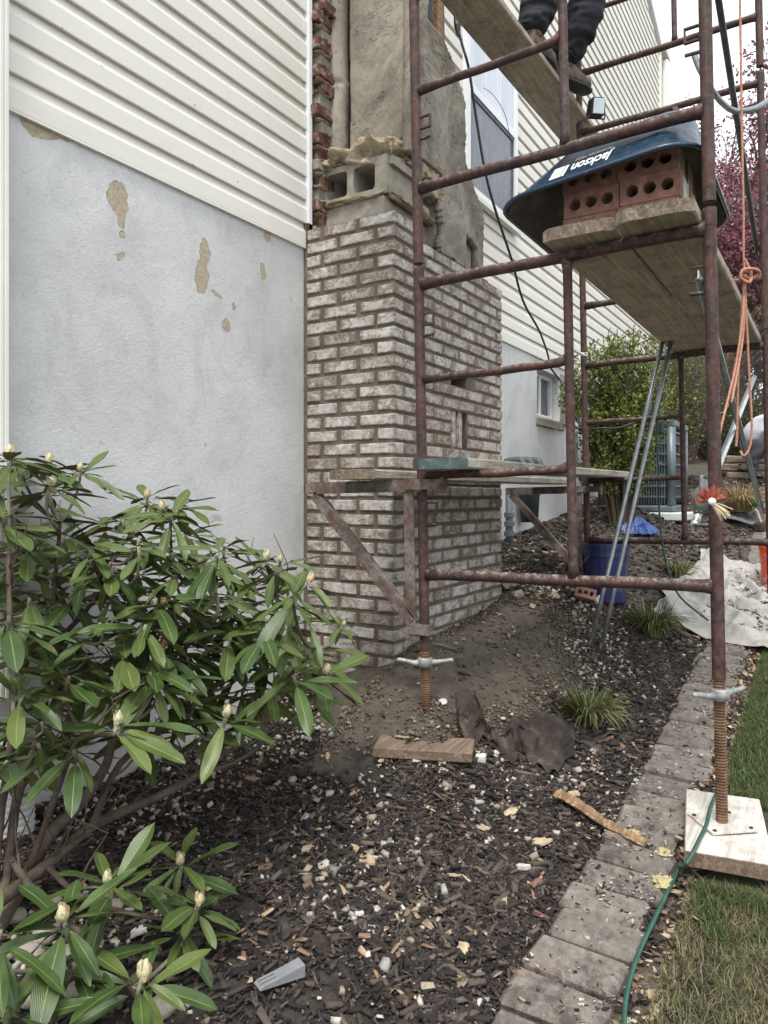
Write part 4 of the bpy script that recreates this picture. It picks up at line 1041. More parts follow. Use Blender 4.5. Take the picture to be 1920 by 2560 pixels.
def man_on_plank():
    zf = CZ + 2.49 + .042
    base = Vector((4.22, 1.53, zf)); P = empty('person', base, 'worker in dark navy trousers and tan work boots standing on the upper plank', 'person')
    fR = Vector((4.36, 1.42, zf)); fL = Vector((3.98, 1.47, zf)); dR = Vector((.9, -.36, 0)).normalized(); dL = Vector((.95, -.12, 0)).normalized()
    boot(fR, dR, P); boot(fL, dL, P)
    hip = Vector((4.14, 1.34, zf + .92))
    kR = Vector((4.38, 1.26, zf + .50)); kL = Vector((4.08, 1.42, zf + .50))
    def leg(f, k, h, s): return {}
    hr, hl = hip + Vector((.05, -.10, -.04)), hip + Vector((-.03, .11, -.04))
    J = {'pel': (hip, (.15, .12)), 'hr': (hr, .125), 'tr': ((hr + kR) / 2, .125), 'kr': (kR, .125), 'cr': ((kR + fR) / 2 + Vector((.01, -.03, .03)), .122), 'ar': (fR + Vector((.02, -.01, .15)), .095), 'ar2': (fR + Vector((.02, -.01, .10)), .088),
         'hl': (hl, .125), 'tl': ((hl + kL) / 2, .12), 'kl': (kL, .12), 'cl': ((kL + fL) / 2 + Vector((0, -.02, .05)), .115), 'al': (fL + Vector((.01, 0, .15)), .092), 'al2': (fL + Vector((.01, 0, .10)), .085), 'w': (hip + Vector((0, 0, .12)), (.155, .12))}
    E = [('pel', 'hr'), ('hr', 'tr'), ('tr', 'kr'), ('kr', 'cr'), ('cr', 'ar'), ('ar', 'ar2'), ('pel', 'hl'), ('hl', 'tl'), ('tl', 'kl'), ('kl', 'cl'), ('cl', 'al'), ('al', 'al2'), ('pel', 'w')]
    skin_mesh('trousers', J, E, P, 'navy_denim', 4)
    up_ = Vector((0, 0, 1)); ch = hip + up_ * .38; nk = hip + up_ * .62; f = Vector((.9, .3, 0)).normalized(); s = Vector((-f.y, f.x, 0))
    B = {'w': (hip + up_ * .02, (.13, .10)), 'b': (hip + up_ * .2, (.14, .11)), 'c': (ch, (.16, .12)), 'n': (nk - up_ * .08, .09), 'k': (nk, .055), 'h1': (nk + up_ * .10 + f * .02, .082), 'h2': (nk + up_ * .20 + f * .02, .088), 'h3': (nk + up_ * .25 + f * .015, .06), 'ns': (nk + up_ * .14 + f * .11, .012)}
    Eb = [('w', 'b'), ('b', 'c'), ('c', 'n'), ('n', 'k'), ('k', 'h1'), ('h1', 'h2'), ('h2', 'h3'), ('h1', 'ns')]
    for k, sg in (('l', 1), ('r', -1)):
        sh = nk - up_ * .10 + s * .18 * sg; el = sh - up_ * .27 + s * .05 * sg + f * .05; wr = el + f * .22 - up_ * .05; hd = wr + f * .08
        B.update({k + 's': (sh, .06), k + 'e': (el, .045), k + 'w': (wr, .028), k + 'h': (hd, (.04, .016))}); Eb += [('n', k + 's'), (k + 's', k + 'e'), (k + 'e', k + 'w'), (k + 'w', k + 'h')]
        for q in range(4): kk = f'{k}f{q}'; B[kk] = (hd + f * .07 + s * (q - 1.5) * .02 - up_ * .02, .008); Eb.append((k + 'h', kk))
        kk = k + 't'; B[kk] = (wr + f * .07 - s * .04 * sg + up_ * .01, .009); Eb.append((k + 'w', kk))
    skin_mesh('body', B, Eb, P, 'skin', 1)
    J = {'w': (hip + up_ * .05, (.165, .125)), 'b': (hip + up_ * .22, (.155, .12)), 'c': (ch, (.175, .135)), 'n': (nk - up_ * .07, .10)}
    Ej = [('w', 'b'), ('b', 'c'), ('c', 'n')]
    for k, sg in (('l', 1), ('r', -1)): J.update({k + 's': (B[k + 's'][0], .08), k + 'e': (B[k + 'e'][0], .062), k + 'w': (B[k + 'w'][0] - f * .02, .045)}); Ej += [('n', k + 's'), (k + 's', k + 'e'), (k + 'e', k + 'w')]
    skin_mesh('jacket', J, Ej, P, 'charcoal_cloth')
    MB().lathe(nk + up_ * .17 + f * .01, [(.098, 0), (.103, .05), (.085, .10), (.04, .13), (.01, .135)], 14).build('cap', 'navy_denim', P, smooth=True)
man_on_plank()
def man_crouching():
    F = 8.6
    base = at(1868, 1199, 9.2)
    gz = ground(base.x, base.y)
    P = empty('person', (base.x, base.y, base.z), 'crouching worker in a pale grey long-sleeved shirt and charcoal trousers at the right edge', 'person')
    r = Vector((SA, -CA, 0)); f = Vector((CA, SA, 0)); u = Vector((0, 0, 1)); b = base
    def Q(a, h, d=0): return b + r * a + u * h + f * d
    # facing right/towards camera, bent over, knees up
    J = {'pel': (Q(.05, .30, .05), .14), 'k1': (Q(.02, .43, -.28), .085), 't1': (Q(.03, .38, -.1), .10), 'c1': (Q(-.06, .22, -.24), .062), 'a1': (Q(-.05, .06, -.22), .05),
         't2': (Q(.18, .38, -.08), .10), 'k2': (Q(.30, .44, -.18), .085), 'c2': (Q(.28, .22, -.2), .062), 'a2': (Q(.26, .06, -.2), .05)}
    E = [('pel', 't1'), ('t1', 'k1'), ('k1', 'c1'), ('c1', 'a1'), ('pel', 't2'), ('t2', 'k2'), ('k2', 'c2'), ('c2', 'a2')]
    skin_mesh('trousers', J, E, P, 'charcoal_cloth')
    S = {'w': (Q(.02, .42, .02), .145), 'm': (Q(.06, .62, -.02), .17), 'c': (Q(.22, .78, -.06), .17), 'n': (Q(.36, .80, -.08), .10), 's': (Q(.20, .74, -.20), .085), 'e': (Q(.22, .48, -.34), .065), 'h': (Q(.40, .40, -.38), .045), 's2': (Q(.34, .74, .10), .08), 'e2': (Q(.45, .5, .05), .06)}
    skin_mesh('shirt', S, [('w', 'm'), ('m', 'c'), ('c', 'n'), ('c', 's'), ('s', 'e'), ('e', 'h'), ('c', 's2'), ('s2', 'e2')], P, 'grey_shirt')
    B = {'c': (Q(.22, .76, -.06), .12), 'n': (Q(.40, .82, -.10), .055), 'h1': (Q(.50, .82, -.12), .085), 'h2': (Q(.58, .86, -.12), .08), 'w': (Q(.05, .5, 0), .11), 's': (Q(.20, .72, -.20), .05), 'e': (Q(.22, .48, -.34), .04), 'a': (Q(.42, .40, -.40), .03), 'hd': (Q(.48, .38, -.42), (.04, .02))}
    E = [('c', 'n'), ('n', 'h1'), ('h1', 'h2'), ('c', 'w'), ('c', 's'), ('s', 'e'), ('e', 'a'), ('a', 'hd')]
    for q in range(4): B[f'f{q}'] = (Q(.55, .36 - q * .018, -.43 + q * .012), .009); E.append(('hd', f'f{q}'))
    B['th'] = (Q(.50, .42, -.46), .010); E.append(('a', 'th'))
    skin_mesh('body', B, E, P, 'skin', 1)
    MB().lathe(Q(.55, .87, -.12), [(.095, 0), (.10, .04), (.08, .09), (.02, .11)], 12, (.3, -.3, 1)).build('cap', 'charcoal_cloth', P, smooth=True)
    for a, d in ((-.05, -.22), (.26, -.2)):
        MB().cham(Q(a + .04, .035, d - .06), (.22, .10, .07), .025, rotz(.3)).build('boot', 'black_rubber', P, smooth=True)
man_crouching()
# work light on the plank edge
lt = empty('work_light', W(1288, 240, 4.55), 'small black work light with a pale lens at the boot toe on the plank edge', 'work light')
c = W(1288, 233, 4.5); rt = rotz(-.9) @ Matrix.Rotation(.25, 3, 'X')
MB().cham(c, (.09, .075, .11), .012, rt).build('housing', 'black_plastic', lt)
MB().cham(c + rt @ Vector((.0, -.042, 0)), (.07, .008, .085), .003, rt).build('lens', 'bright_glass', lt)
MB().tube([c + rt @ Vector((-.05, 0, .03)), c + rt @ Vector((-.06, 0, -.06)), c + rt @ Vector((.06, 0, -.06)), c + rt @ Vector((.05, 0, .03))], .006, 6).build('stand', 'black_plastic', lt)

# ------------------------------------------------------------------ cords, hose, ropes
def cord(name, pts, r, mat, label, cat, n=8, sub=6, parent=None):
    m = MB().tube(smooth_path(pts, sub), r, n); o = m.build(name, mat, parent, smooth=True)
    return tag(o, label, cat) if parent is None else o
cd = cord('extension_cord', [W(990, 62, 4.0), W(998, 95, 4.0), W(1013, 150, 4.0), W(1028, 250, 4.05), W(1048, 370, 4.1), W(1072, 460, 4.2), W(1105, 560, 4.4), W(1130, 650, 4.7), W(1165, 715, 5.2), W(1183, 765, 5.7), W(1190, 795, 6.0),
     W(1215, 830, 6.1), W(1240, 890, 5.6), W(1265, 1010 - 85, 5.3), W(1300, 925, 5.2), W(1345, 922, 5.2), W(1400, 895, 5.3), W(1404, 860, 5.4)], .0075, 'black_rubber', 'black extension cord hanging from the upper plank across the siding into the bush', 'cord')
MB().tube([W(984, 30, 4.0), W(988, 55, 4.0), W(991, 78, 4.0)], [.012, .020, .010], 8).build('plug', 'black_plastic', cd)
cord('thin_wire', [W(1045, 190, 5.1), W(1065, 205, 5.0), W(1090, 245, 5.0), W(1102, 300, 5.1)], .0022, 'black_rubber', 'thin curved wire across the white window sash', 'wire', 5)
cg = cord('green_cord', [W(1436, 790, 4.6), W(1428, 850, 4.6), W(1418, 930, 4.6), W(1422, 1010, 4.6), W(1424, 1100, 4.6), W(1432, 1180, 4.5), W(1446, 1240, 4.4), W(1470, 1290, 4.3), W(1530, 1340, 4.2)], .006, 'dark_green_cord', 'dark green cord dropping past the bush to the drop cloth', 'cord')
MB().cham(W(1427, 925, 4.55), (.05, .035, .075), .01, rotz(.5)).build('socket', 'dark_green_cord', cg)
gp = []
for x, y in ((1348, 2240), (1352, 2160), (1375, 2080), (1415, 2000), (1447, 1940), (1468, 1902), (1515, 1812)):
    q = at_z(x * 1.15732, y * 1.15732, .05); q.z = ground(q.x, q.y, False) + .038; gp.append(q)
def on_plane(x, y, z): return at_z(x * 1.15732, y * 1.15732, z)
gp[-1] = on_plane(1484, 1864, b2.z + .012); gp.append(on_plane(1512, 1810, b2.z + .004))
gp += [on_plane(1526, 1780, b2.z + .012), on_plane(1533, 1750, b2.z + .014), on_plane(1545, 1720, b2.z + .006), on_plane(1568, 1702, .10), on_plane(1600, 1690, .105), on_plane(1640, 1675, .11), on_plane(1720, 1655, .12)]
gp = [Vector((q.x, q.y, max(q.z, ground(q.x, q.y, False) + .034))) for q in gp]
cord('garden_hose', gp, .0058, 'green_rubber', 'green garden hose snaking over the lawn and the plywood pad', 'hose', 12, 8)
# orange ropes and pulley
rp = empty('hoist_rope', W(1605, 600, 3.0), 'orange hoist rope with a knot hanging in front of the red tree', 'rope')
def rope(pts, r=.0048): MB().tube(smooth_path(pts, 8), r, 8, wob=.10).build('strand', 'orange_rope', rp, smooth=True)
rope([W(1598, -30, 3.0), W(1600, 100, 3.0), W(1603, 300, 3.0), W(1606, 460, 3.0), W(1606, 540, 3.0), W(1608, 590, 3.0), W(1607, 640, 3.0), W(1600, 720, 2.95), W(1585, 810, 2.9), W(1563, 900, 2.75), W(1548, 965, 2.7), W(1530, 1030, 2.6)])
rope([W(1608, 560, 3.0), W(1622, 590, 3.0), W(1618, 610, 2.98), W(1600, 600, 2.97), W(1606, 583, 2.97), W(1632, 582, 2.98), W(1640, 592, 3.), W(1622, 602, 3.), W(1606, 596, 2.98)], .007)
rope([W(1607, 610, 3.0), W(1600, 700, 3.), W(1595, 800, 3.), W(1593, 880, 3.0), W(1592, 935, 3.0), W(1590, 965, 3.0)])
rope([W(1609, 610, 3.0), W(1614, 720, 3.), W(1620, 840, 3.), W(1624, 930, 3.0), W(1618, 970, 3.0), W(1606, 985, 3.0), W(1600, 975, 3.03)])
rope([W(1606, 600, 3.0), W(1608, 680, 3.), W(1600, 760, 2.97), W(1580, 870, 2.8)], .005)
for k in range(3): MB().lathe(W(1607, 606 - 9 * k, 3.0), [(.008, -.006), (.014, -.003), (.014, .004), (.008, .008)], 10).build('knot', 'orange_rope', rp, smooth=True)
pl = empty('pulley_block', W(1522, 1090, 2.42), 'grey-green pulley hooked on the front right post with a frayed orange rope tail', 'pulley')
c = W(1519, 1078, 2.42)
MB().lathe(c - rgt * .012, [(.020, 0), (.040, .003), (.042, .010), (.033, .013), (.042, .017), (.042, .024), (.020, .028)], 20, rgt * .9 + fwd * .35).build('wheel', 'pulley_paint', pl, smooth=True)
MB().cham(c + Vector((0, 0, .045)), (.02, .025, .07), .006).build('shackle', 'galvanised_steel', pl)
MB().lathe(c + Vector((0, 0, .075)) - fwd * .02, [(.009, 0), (.011, .004), (.006, .012)], 8, -fwd).build('bolt', 'galvanised_steel', pl)
MB().tube(smooth_path([c + Vector((0, 0, -.04)), c + Vector((0, 0, -.09)) + rgt * .002, c + Vector((0, 0, -.115)) + rgt * .03, c + Vector((0, 0, -.112)) + rgt * .06], 5), .003, 6).build('wire_hook', 'rusty_bracket', pl)
m = MB(); m2 = MB(); kc = W(1532, 1083, 2.27)
for i in range(150):
    a = R(-.3, 3.3) if i % 5 else R(-1.2, -.1)
    d = (rgt * math.cos(a) * .9 + Vector((0, 0, 1)) * math.sin(a) - fwd * R(-.2, .8)).normalized(); L = R(.028, .055)
    if -.3 < a < .2 or i % 5 == 0:
        d = (rgt * R(.4, 1.) + Vector((0, 0, R(-.9, -.25))) - fwd * R(0, .4)).normalized(); m2.tube([kc, kc + d * L * .6, kc + d * L * 1.3 + Vector((0, 0, -.006))], [.0022, .0018, .0008], 4, caps=False)
    else: m.tube([kc, kc + d * L * .6, kc + d * L], [.0022, .002, .0009], 4, caps=False)
m.build('frayed_end', 'orange_fray', pl); m2.build('frayed_end', 'cream_fray', pl)
MB().lathe(kc - fwd * .012, [(.004, 0), (.012, .004), (.011, .012), (.004, .016)], 8, -fwd).build('whipping', 'white_print', pl)
# yellow paint streak on post
MB().prism([(0, 0), (.006, .1), (.003, .25), (.007, .36), (-.002, .40), (-.005, .2)], T(FX0, 1.393, .17) + Vector((-.0195, .0095, 0)), (.3, .95, 0), (0, 0, 1), (-.002, .001, 0)).build('paint_streak', 'yellow_paint', bpy.data.objects['scaffold_frame']) if False else None

# ------------------------------------------------------------------ things along the far wall
def far_things():
    # pipes + bin at the wall behind the chimney
    g = empty('vent_pipes', at_y(1275, 1385, WY - .1), 'grey plastic pipes with three elbows on the wall just behind the chimney', 'pipes')
    for k, x in enumerate((1113, 1132, 1150)):
        c = W(x, 1000, 5.9 + k * .25); MB().tube(smooth_path([c + Vector((0, .12, 0)), c + Vector((0, .02, .02)), c + Vector((-.01, -.06, .01)), c + Vector((-.02, -.08, -.07))], 5), .030, 12).build('elbow', 'grey_conduit', g, smooth=True)
    p0 = at_y(1273, 1230, WY - .09); p1 = at_y(1273, 1400, WY - .12)
    MB().tube([(p0.x, p0.y, 1.22), (p0.x, p0.y, .72)], .030, 12).build('pipe', 'grey_conduit', g, smooth=True)
    for z in (1.05, .98, .90): MB().lathe((p0.x, p0.y, z), [(.031, -.02), (.041, -.018), (.041, .018), (.031, .02)], 12).build('coupling', 'grey_conduit', g)
    c = at_y(1335, 1250, WY - .14)
    bn = MB().lathe((c.x, c.y + .04, .98), [(.072, 0), (.084, .22), (.095, .235), (.095, .26), (.08, .27)], 18).build('sump_bucket', 'dark_bin', smooth=True)
    tag(bn, 'dark round plastic canister fixed to the stucco behind the rear bracket', 'canister')
    # conduit loop from the far wall
    cord('wall_conduit', [at_y(1440, 1090, WY - .05), at_y(1440, 1140, WY - .06), at_y(1445, 1180, WY - .08), at_y(1462, 1215, WY - .1)], .022, 'grey_conduit', 'grey flexible conduit curving down the far stucco wall', 'conduit', 10)
    # condenser
    x0, x1, y0, y1 = 7.52, 8.30, 1.32, 2.08; zb = 1.055; zt_ = 1.93
    ac = empty('air_conditioner', ((x0 + x1) / 2, (y0 + y1) / 2, zb), 'dark grey outdoor air-conditioning condenser behind the leafy bush', 'air conditioner')
    MB().cham(((x0 + x1) / 2, (y0 + y1) / 2, zb + .02), (x1 - x0, y1 - y0, .07), .02).build('base_pan', 'condenser_metal', ac)
    MB().cham(((x0 + x1) / 2, (y0 + y1) / 2, zt_ - .02), (x1 - x0, y1 - y0, .08), .02).build('lid', 'condenser_metal', ac)
    MB().cham(((x0 + x1) / 2, (y0 + y1) / 2, (zb + zt_) / 2), (x1 - x0 - .06, y1 - y0 - .06, zt_ - zb - .1), .06).build('coil', 'condenser_grille', ac)
    for x in (x0 + .045, x1 - .045):
        for y in (y0 + .045, y1 - .045): MB().lathe((x, y, zb + .05), [(.043, 0), (.043, zt_ - zb - .1)], 12).build('corner_post', 'condenser_metal', ac, smooth=True)
    for k in range(7):
        z = zb + .13 + k * .105
        MB().bbox((x0 + .085, y0 + .004, z), (x1 - .085, y0 + .02, z + .018)).build('grille_bar', 'condenser_metal', ac); MB().bbox((x0 + .004, y0 + .085, z), (x0 + .02, y1 - .085, z + .018)).build('grille_bar', 'condenser_metal', ac)
    m = MB()
    for k in range(24): y = y0 + .10 + k * (.56 / 23); m.bbox((x0 + .008, y - .0035, zb + .06), (x0 + .018, y + .0035, zt_ - .06))
    m.build('grille_wire', 'condenser_metal', ac)
    MB().lathe(((x0 + x1) / 2, (y0 + y1) / 2, zt_ + .0205), [(.30, 0), (.30, .03), (.26, .05), (.05, .055)], 24).build('fan_guard', 'condenser_grille', ac)
    tag(MB().cham(((x0 + x1) / 2 - .02, (y0 + y1) / 2 - .02, zb - .055), (.98, .96, .08), .012).build('equipment_pad', 'pale_pad'), 'pale plastic pad under the air conditioner', 'pad')
    tag(MB().cham((x0 + .12, y0 + .10, zb - .17), (.40, .20, .14), .01, jit=.004).build('support_block', 'concrete_block_face'), 'concrete block propping the near corner of the condenser pad', 'block')
    tag(MB().bbox((x0 + .30, y0 - .012, zb + .55), (x0 + .40, y0 - .004, zb + .65)).build('warning_tag', 'pink_plastic'), 'small pink tag on the condenser side', 'tag')
    # buckets
    def bucket(p, s, mat, label, cat='bucket', tilt=0):
        b = empty('bucket', p, label, cat); n = 24
        prof = [(.118, 0), (.120, .01), (.140, .29), (.146, .292), (.146, .305), (.142, .308), (.143, .335), (.147, .338), (.147, .350), (.150, .352), (.150, .372), (.143, .374), (.140, .36), (.138, .30), (.116, .015)]
        MB().lathe(p, [(a * s, h * s) for a, h in prof], n, caps=True).build('shell', mat, b, smooth=False)
        ap = Vector(p); h = MB().tube([ap + Vector((math.cos(t) * .152 * s * .9, math.sin(t) * .152 * s, .33 * s - math.sin((t - .3) * 1.2) * .10 * s)) for t in [i * .26 for i in range(1, 12)]], .0022, 6)
        h.build('handle', 'bright_galvanised', b); return b
    p = foot(1310, 1290); g0 = ground(4.95, 1.48); bb = at(1516, 1502, 4.72)
    b0 = bucket((bb.x, bb.y, bb.z), 1.0, 'blue_plastic', 'tall blue plastic bucket behind the leaning braces')
    b3 = at(1462, 1492, 5.0); bucket((b3.x, b3.y, b3.z), .85, 'blue_plastic', 'smaller blue bucket half hidden behind the rear bracket post')
    p = at(1950, 1484, 5.7); ob = bucket((p.x, p.y, p.z), 1.0, 'orange_plastic', 'orange bucket with white lettering on the drop cloth at the right edge')
    def wrap(body, size, z0, ang0, rr=.1345):
        c = bpy.data.curves.new('lettering', 'FONT'); c.body = body; c.size = size; c.align_x = 'CENTER'
        o = bpy.data.objects.new('lettering', c); COL.objects.link(o); dg = bpy.context.evaluated_depsgraph_get(); me = bpy.data.meshes.new_from_object(o.evaluated_get(dg)); bpy.data.objects.remove(o)
        m = MB(); vs = []
        for v in me.vertices:
            # text tilted upward along the bucket
            a, b = v.co.x * .86 - v.co.y * .5, v.co.x * .5 + v.co.y * .86
            t = ang0 + a / rr; h = z0 + b; r_ = .1185 + .021 * h / .29 + .0015; vs.append((p.x + math.cos(t) * r_, p.y + math.sin(t) * r_, p.z + h))
        m.add(vs, [tuple(q.vertices) for q in me.polygons]); m.build('lettering', 'white_print', ob)
    ang = math.atan2(-p.y, -p.x)
    wrap('THE HOME', .062, .15, ang - .15); wrap('DEPOT', .062, .08, ang - .15)
    # blue tarp bag
    c = foot(1380, 1160); bm = bmesh.new()
    m = MB(); pts = []; nx = 22
    for i in range(nx):
        for j in range(nx):
            u, v = i / (nx - 1) - .5, j / (nx - 1) - .5; hh = .10 * max(0, 1 - (abs(u) * 2) ** 3) * max(0, 1 - (abs(v) * 2) ** 3) * (1 + .9 * nz(u, v, 0, 2.6)) + .02 * (1 - abs(nz(u, v, 4, 5)) * 2) ** 3
            pts.append((c.x + .1 + u * .42, c.y + .05 + v * .34, c.z + .03 + hh))
    m.add(pts, [(i * nx + j, (i + 1) * nx + j, (i + 1) * nx + j + 1, i * nx + j + 1) for i in range(nx - 1) for j in range(nx - 1)])
    tag(m.build('tarp', 'blue_tarp', smooth=False), 'crumpled blue tarpaulin under the bush behind the blue bucket', 'tarpaulin')
    # leaf rake on the ground
    c = foot(1600, 1140); rk = empty('leaf_rake', c, 'dark fan-shaped leaf rake lying on the soil behind the front right post', 'rake')
    a = W(1560, 1112, 6.6); 
    for k in range(17):
        t = -.55 + k * 1.1 / 16; d = Vector((math.cos(t - 1.25), math.sin(t - 1.25), 0)); L = .46
        q0 = Vector((c.x + .02, c.y + .22, 0)); pp = [q0 + d * L * s for s in (0.08, .4, .75, 1.)]
        pp = [Vector((q.x, q.y, ground(q.x, q.y, False) + .045 + .03 * math.sin(3 * i_ / 3))) for i_, q in enumerate(pp)]; pp[-1].z -= .035
        MB().tube(pp, .0055, 5).build('tine', 'dark_steel', rk)
    q0 = Vector((c.x + .02, c.y + .22, ground(c.x, c.y + .22) + .06)); MB().tube([q0, q0 + Vector((.35, .9, .15))], .012, 8).build('handle', 'brown_wood', rk)
    # tool at right edge
    c = foot(1650, 1150); tl = empty('trowel_hod', c, 'dark metal tool with a wooden grip at the right edge above the pavers', 'tool')
    MB().cham(c + Vector((.03, -.02, .05)), (.30, .10, .10), .02, rotz(-.5)).build('blade', 'rusty_sheet', tl); MB().tube([c + Vector((-.02, .02, .08)), c + Vector((-.08, .06, .22))], .014, 8).build('grip', 'pale_plywood', tl)
far_things()

def stone_wall():
    sw = empty('garden_wall', at(1850, 1190, 9.4), 'low dry wall of tan stones beside the crouching worker', 'stone wall')
    c0 = at(1800, 1190, 9.6); d = rgt * 1.0 + fwd * .15
    for r in range(4):
        t = -.1 + (r % 2) * .12
        while t < 2.0:
            L = R(.22, .34); p = c0 + d * (t + L / 2) + Vector((0, 0, -.10 + r * .105))
            MB().cham(p, (L - .012, .25, .098), .02, rotz(math.atan2(d.y, d.x)), jit=.01).build('stone', 'stone_block', sw)
            t += L
stone_wall()

# drop cloth
def drop_cloth():
    nx, ny = 110, 64; vs = []; X0, X1, Y0, Y1 = 4.75, 6.9, .02, 1.0
    for i in range(nx):
        for j in range(ny):
            u, v = i / (nx - 1), j / (ny - 1); x = X0 + (X1 - X0) * u; y = Y0 + (Y1 - Y0) * v
            y += .12 * nz(x, 0, 0, 1.6) + .05 * nz(x, 2, 0, 5); x2 = x + .10 * nz(y, 1, 0, 2.5) + .35 * (v - .4) * (1 - u)
            w = x * .75 - y * 1.1
            f = (1 - abs(math.sin(w * 7 + 3.2 * nz(x, y, 0, 1.8)))) ** 2 * .065 + (1 - abs(nz(x, y, 0, 4.5)) * 2) ** 2 * .045 + (1 - abs(nz(x, y, 2, 11)) * 2) ** 2 * .016
            e = min(u, 1 - u, v, 1 - v) * 10; roll = .025 * math.exp(-((u - .05) / .05) ** 2) + .025 * math.exp(-((v - .9) / .07) ** 2)
            vs.append((x2, y, ground(x2, y, False) + .028 + (f + roll) * min(1, e + .3)))
    a = np.array([[i * ny + j, (i + 1) * ny + j, (i + 1) * ny + j + 1, i * ny + j + 1] for i in range(nx - 1) for j in range(ny - 1)])
    o = fast_mesh('drop_cloth', np.array(vs), a, 'canvas_cloth', smooth=True); tag(o, 'crumpled off-white canvas drop cloth spread over the pavers at the right', 'drop cloth')
drop_cloth()

# ------------------------------------------------------------------ nearer debris, each a thing
def debris():
    # torn rusty sheet metal: three crumpled flaps
    sh = empty('sheet_metal', foot(1110, 1640), 'torn rusty sheet metal curled up on the mulch beside the left screw jack', 'scrap metal')
    def flap(corners, curl, nm, n=18, amp=.030, ragged=.10):
        A, B, C_, D_ = [Vector(c) for c in corners]; m = MB(); idx = {}; vs = []; nrm = (B - A).cross(D_ - A).normalized()
        for i in range(n + 1):
            for j in range(n + 1):
                u, v = i / n, j / n
                uu = u + (ragged * nz(v * 6, 3, 1) + ragged * .6 * nz(v * 19, 3, 1)) * (u * 2 - 1) ** 3; vv = v + (ragged * nz(u * 6, 9, 2) + ragged * .6 * nz(u * 17, 9, 2)) * (v * 2 - 1) ** 3
                p = A * (1 - uu) * (1 - vv) + B * uu * (1 - vv) + C_ * uu * vv + D_ * (1 - uu) * vv
                p += nrm * (curl(u, v) + amp * nz(u * 3, v * 3, 5) + amp * .4 * nz(u * 9, v * 9, 5)); idx[i, j] = len(vs); vs.append(p)
        fs = [(idx[i, j], idx[i + 1, j], idx[i + 1, j + 1], idx[i, j + 1]) for i in range(n) for j in range(n)]
        k = len(vs); m.add(vs + [v - nrm * .0022 for v in vs], fs + [tuple(q + k for q in f[::-1]) for f in fs]); m.build(nm, 'rusty_sheet', sh, smooth=True)
    def G(x, y, dz=.0):
        p = foot(x, y); p.z += dz; return p
    bot = [(990, 1590), (1003, 1608), (1040, 1606), (1062, 1622), (1090, 1652), (1118, 1640), (1140, 1655), (1170, 1672), (1205, 1680), (1243, 1648)]
    top = [(983, 1512), (990, 1503), (1026, 1506), (1050, 1562), (1066, 1584), (1100, 1568), (1130, 1556), (1165, 1550), (1212, 1553), (1240, 1590)]
    off = [.02, .10, .12, .05, .16, .06, .20, .30, .34, .26]
    B_ = []; T_ = []
    for k, (q, w_) in enumerate(zip(bot, top)):
        p = foot(*q); p.z += .008; F_ = (p - Vector((0, 0, CZ))).dot(fwd); B_.append(p); T_.append(atw(w_[0], w_[1], F_ + off[k]))
    B_ = smooth_path(B_, 5); T_ = smooth_path(T_, 5); nb = len(B_); nv = 9; vs = []
    for i in range(nb):
        u = i / (nb - 1); r0 = .22 * nz(u * 9, 2, 0) + .22 * nz(u * 31, 5, 0); r1 = .14 * nz(u * 11, 7, 0) + .12 * nz(u * 37, 7, 0)
        for j in range(nv + 1):
            v = j / nv; vv = v * (1 + r1) - (1 - v) * r0; p = B_[i].lerp(T_[i], vv); d_ = fwd * (.05 * nz(u * 9, v * 2.5, 3) + .02 * nz(u * 22, v * 6, 3)) + Vector((0, 0, .012 * nz(u * 9, v * 3, 8) + .03 * math.sin(v * math.pi) * (u > .35)))
            p = p + d_; p.z = max(p.z + .012, ground(p.x, p.y, False) + .022 + .012 * nz(u * 15, v * 5, 2)); vs.append(p)
    fs = [(i * (nv + 1) + j, (i + 1) * (nv + 1) + j, (i + 1) * (nv + 1) + j + 1, i * (nv + 1) + j + 1) for i in range(nb - 1) for j in range(nv)]
    k = len(vs); m = MB(); m.add(vs + [v + fwd * .0025 for v in vs], fs + [tuple(q + k for q in f[::-1]) for f in fs]); m.build('torn_sheet', 'rusty_sheet', sh)
    # rotten wood strip
    a, b = foot(1205, 1742), foot(1396, 1852); d = b - a; s = d.normalized(); n_ = Vector((-s.y, s.x, 0)); m = MB(); vs = []; k = 6; N = 30
    for i in range(N + 1):
        t = i / N; c = a + d * t; c.z = ground(c.x, c.y, False) + .036 + .012 * math.sin(t * 3); w = .026 * (1 - .35 * t) + .008 * nz(t * 14, 0, 0)
        for q in range(k):
            an = 2 * math.pi * q / k; vs.append(c + n_ * w * math.cos(an) * (1 + .3 * nz(t * 20, q, 0)) + Vector((0, 0, .014 * math.sin(an) * (1 + .5 * nz(t * 12, q, 3)))))
    m.add(vs, [(i * k + q, i * k + (q + 1) % k, (i + 1) * k + (q + 1) % k, (i + 1) * k + q) for i in range(N) for q in range(k)] + [tuple(range(k)), tuple(range((N + 1) * k - 1, N * k - 1, -1))])
    tag(m.build('rotten_board', 'rotten_wood', fixn=True), 'long splintered strip of rotten wood lying across the paver edge', 'wood strip')
    # grey plastic wedge
    a, b = foot(555, 2152), foot(652, 2120); d = (b - a); s = d.normalized(); n_ = Vector((-s.y, s.x, 0)); a.z = b.z = max(a.z, b.z) + .02; m = MB(); w = .017
    prof = [(0, .002), (.012, .008), (.05, .014), (d.length, .028), (d.length, 0), (0, 0)]
    m.prism(prof, a - n_ * w, s, (0, 0, 1), n_ * 2 * w)
    for q in (-.006, .006): m.prism([(.005, .0085), (.045, .0165), (.045, .0148), (.005, .007)], a + n_ * (q - .001) + Vector((0, 0, .002)), s, (0, 0, 1), n_ * .002)
    o = m.build('plastic_wedge', 'grey_plastic', fixn=True); tag(o, 'light grey plastic wedge lying on the dark mulch near the bottom edge', 'wedge')
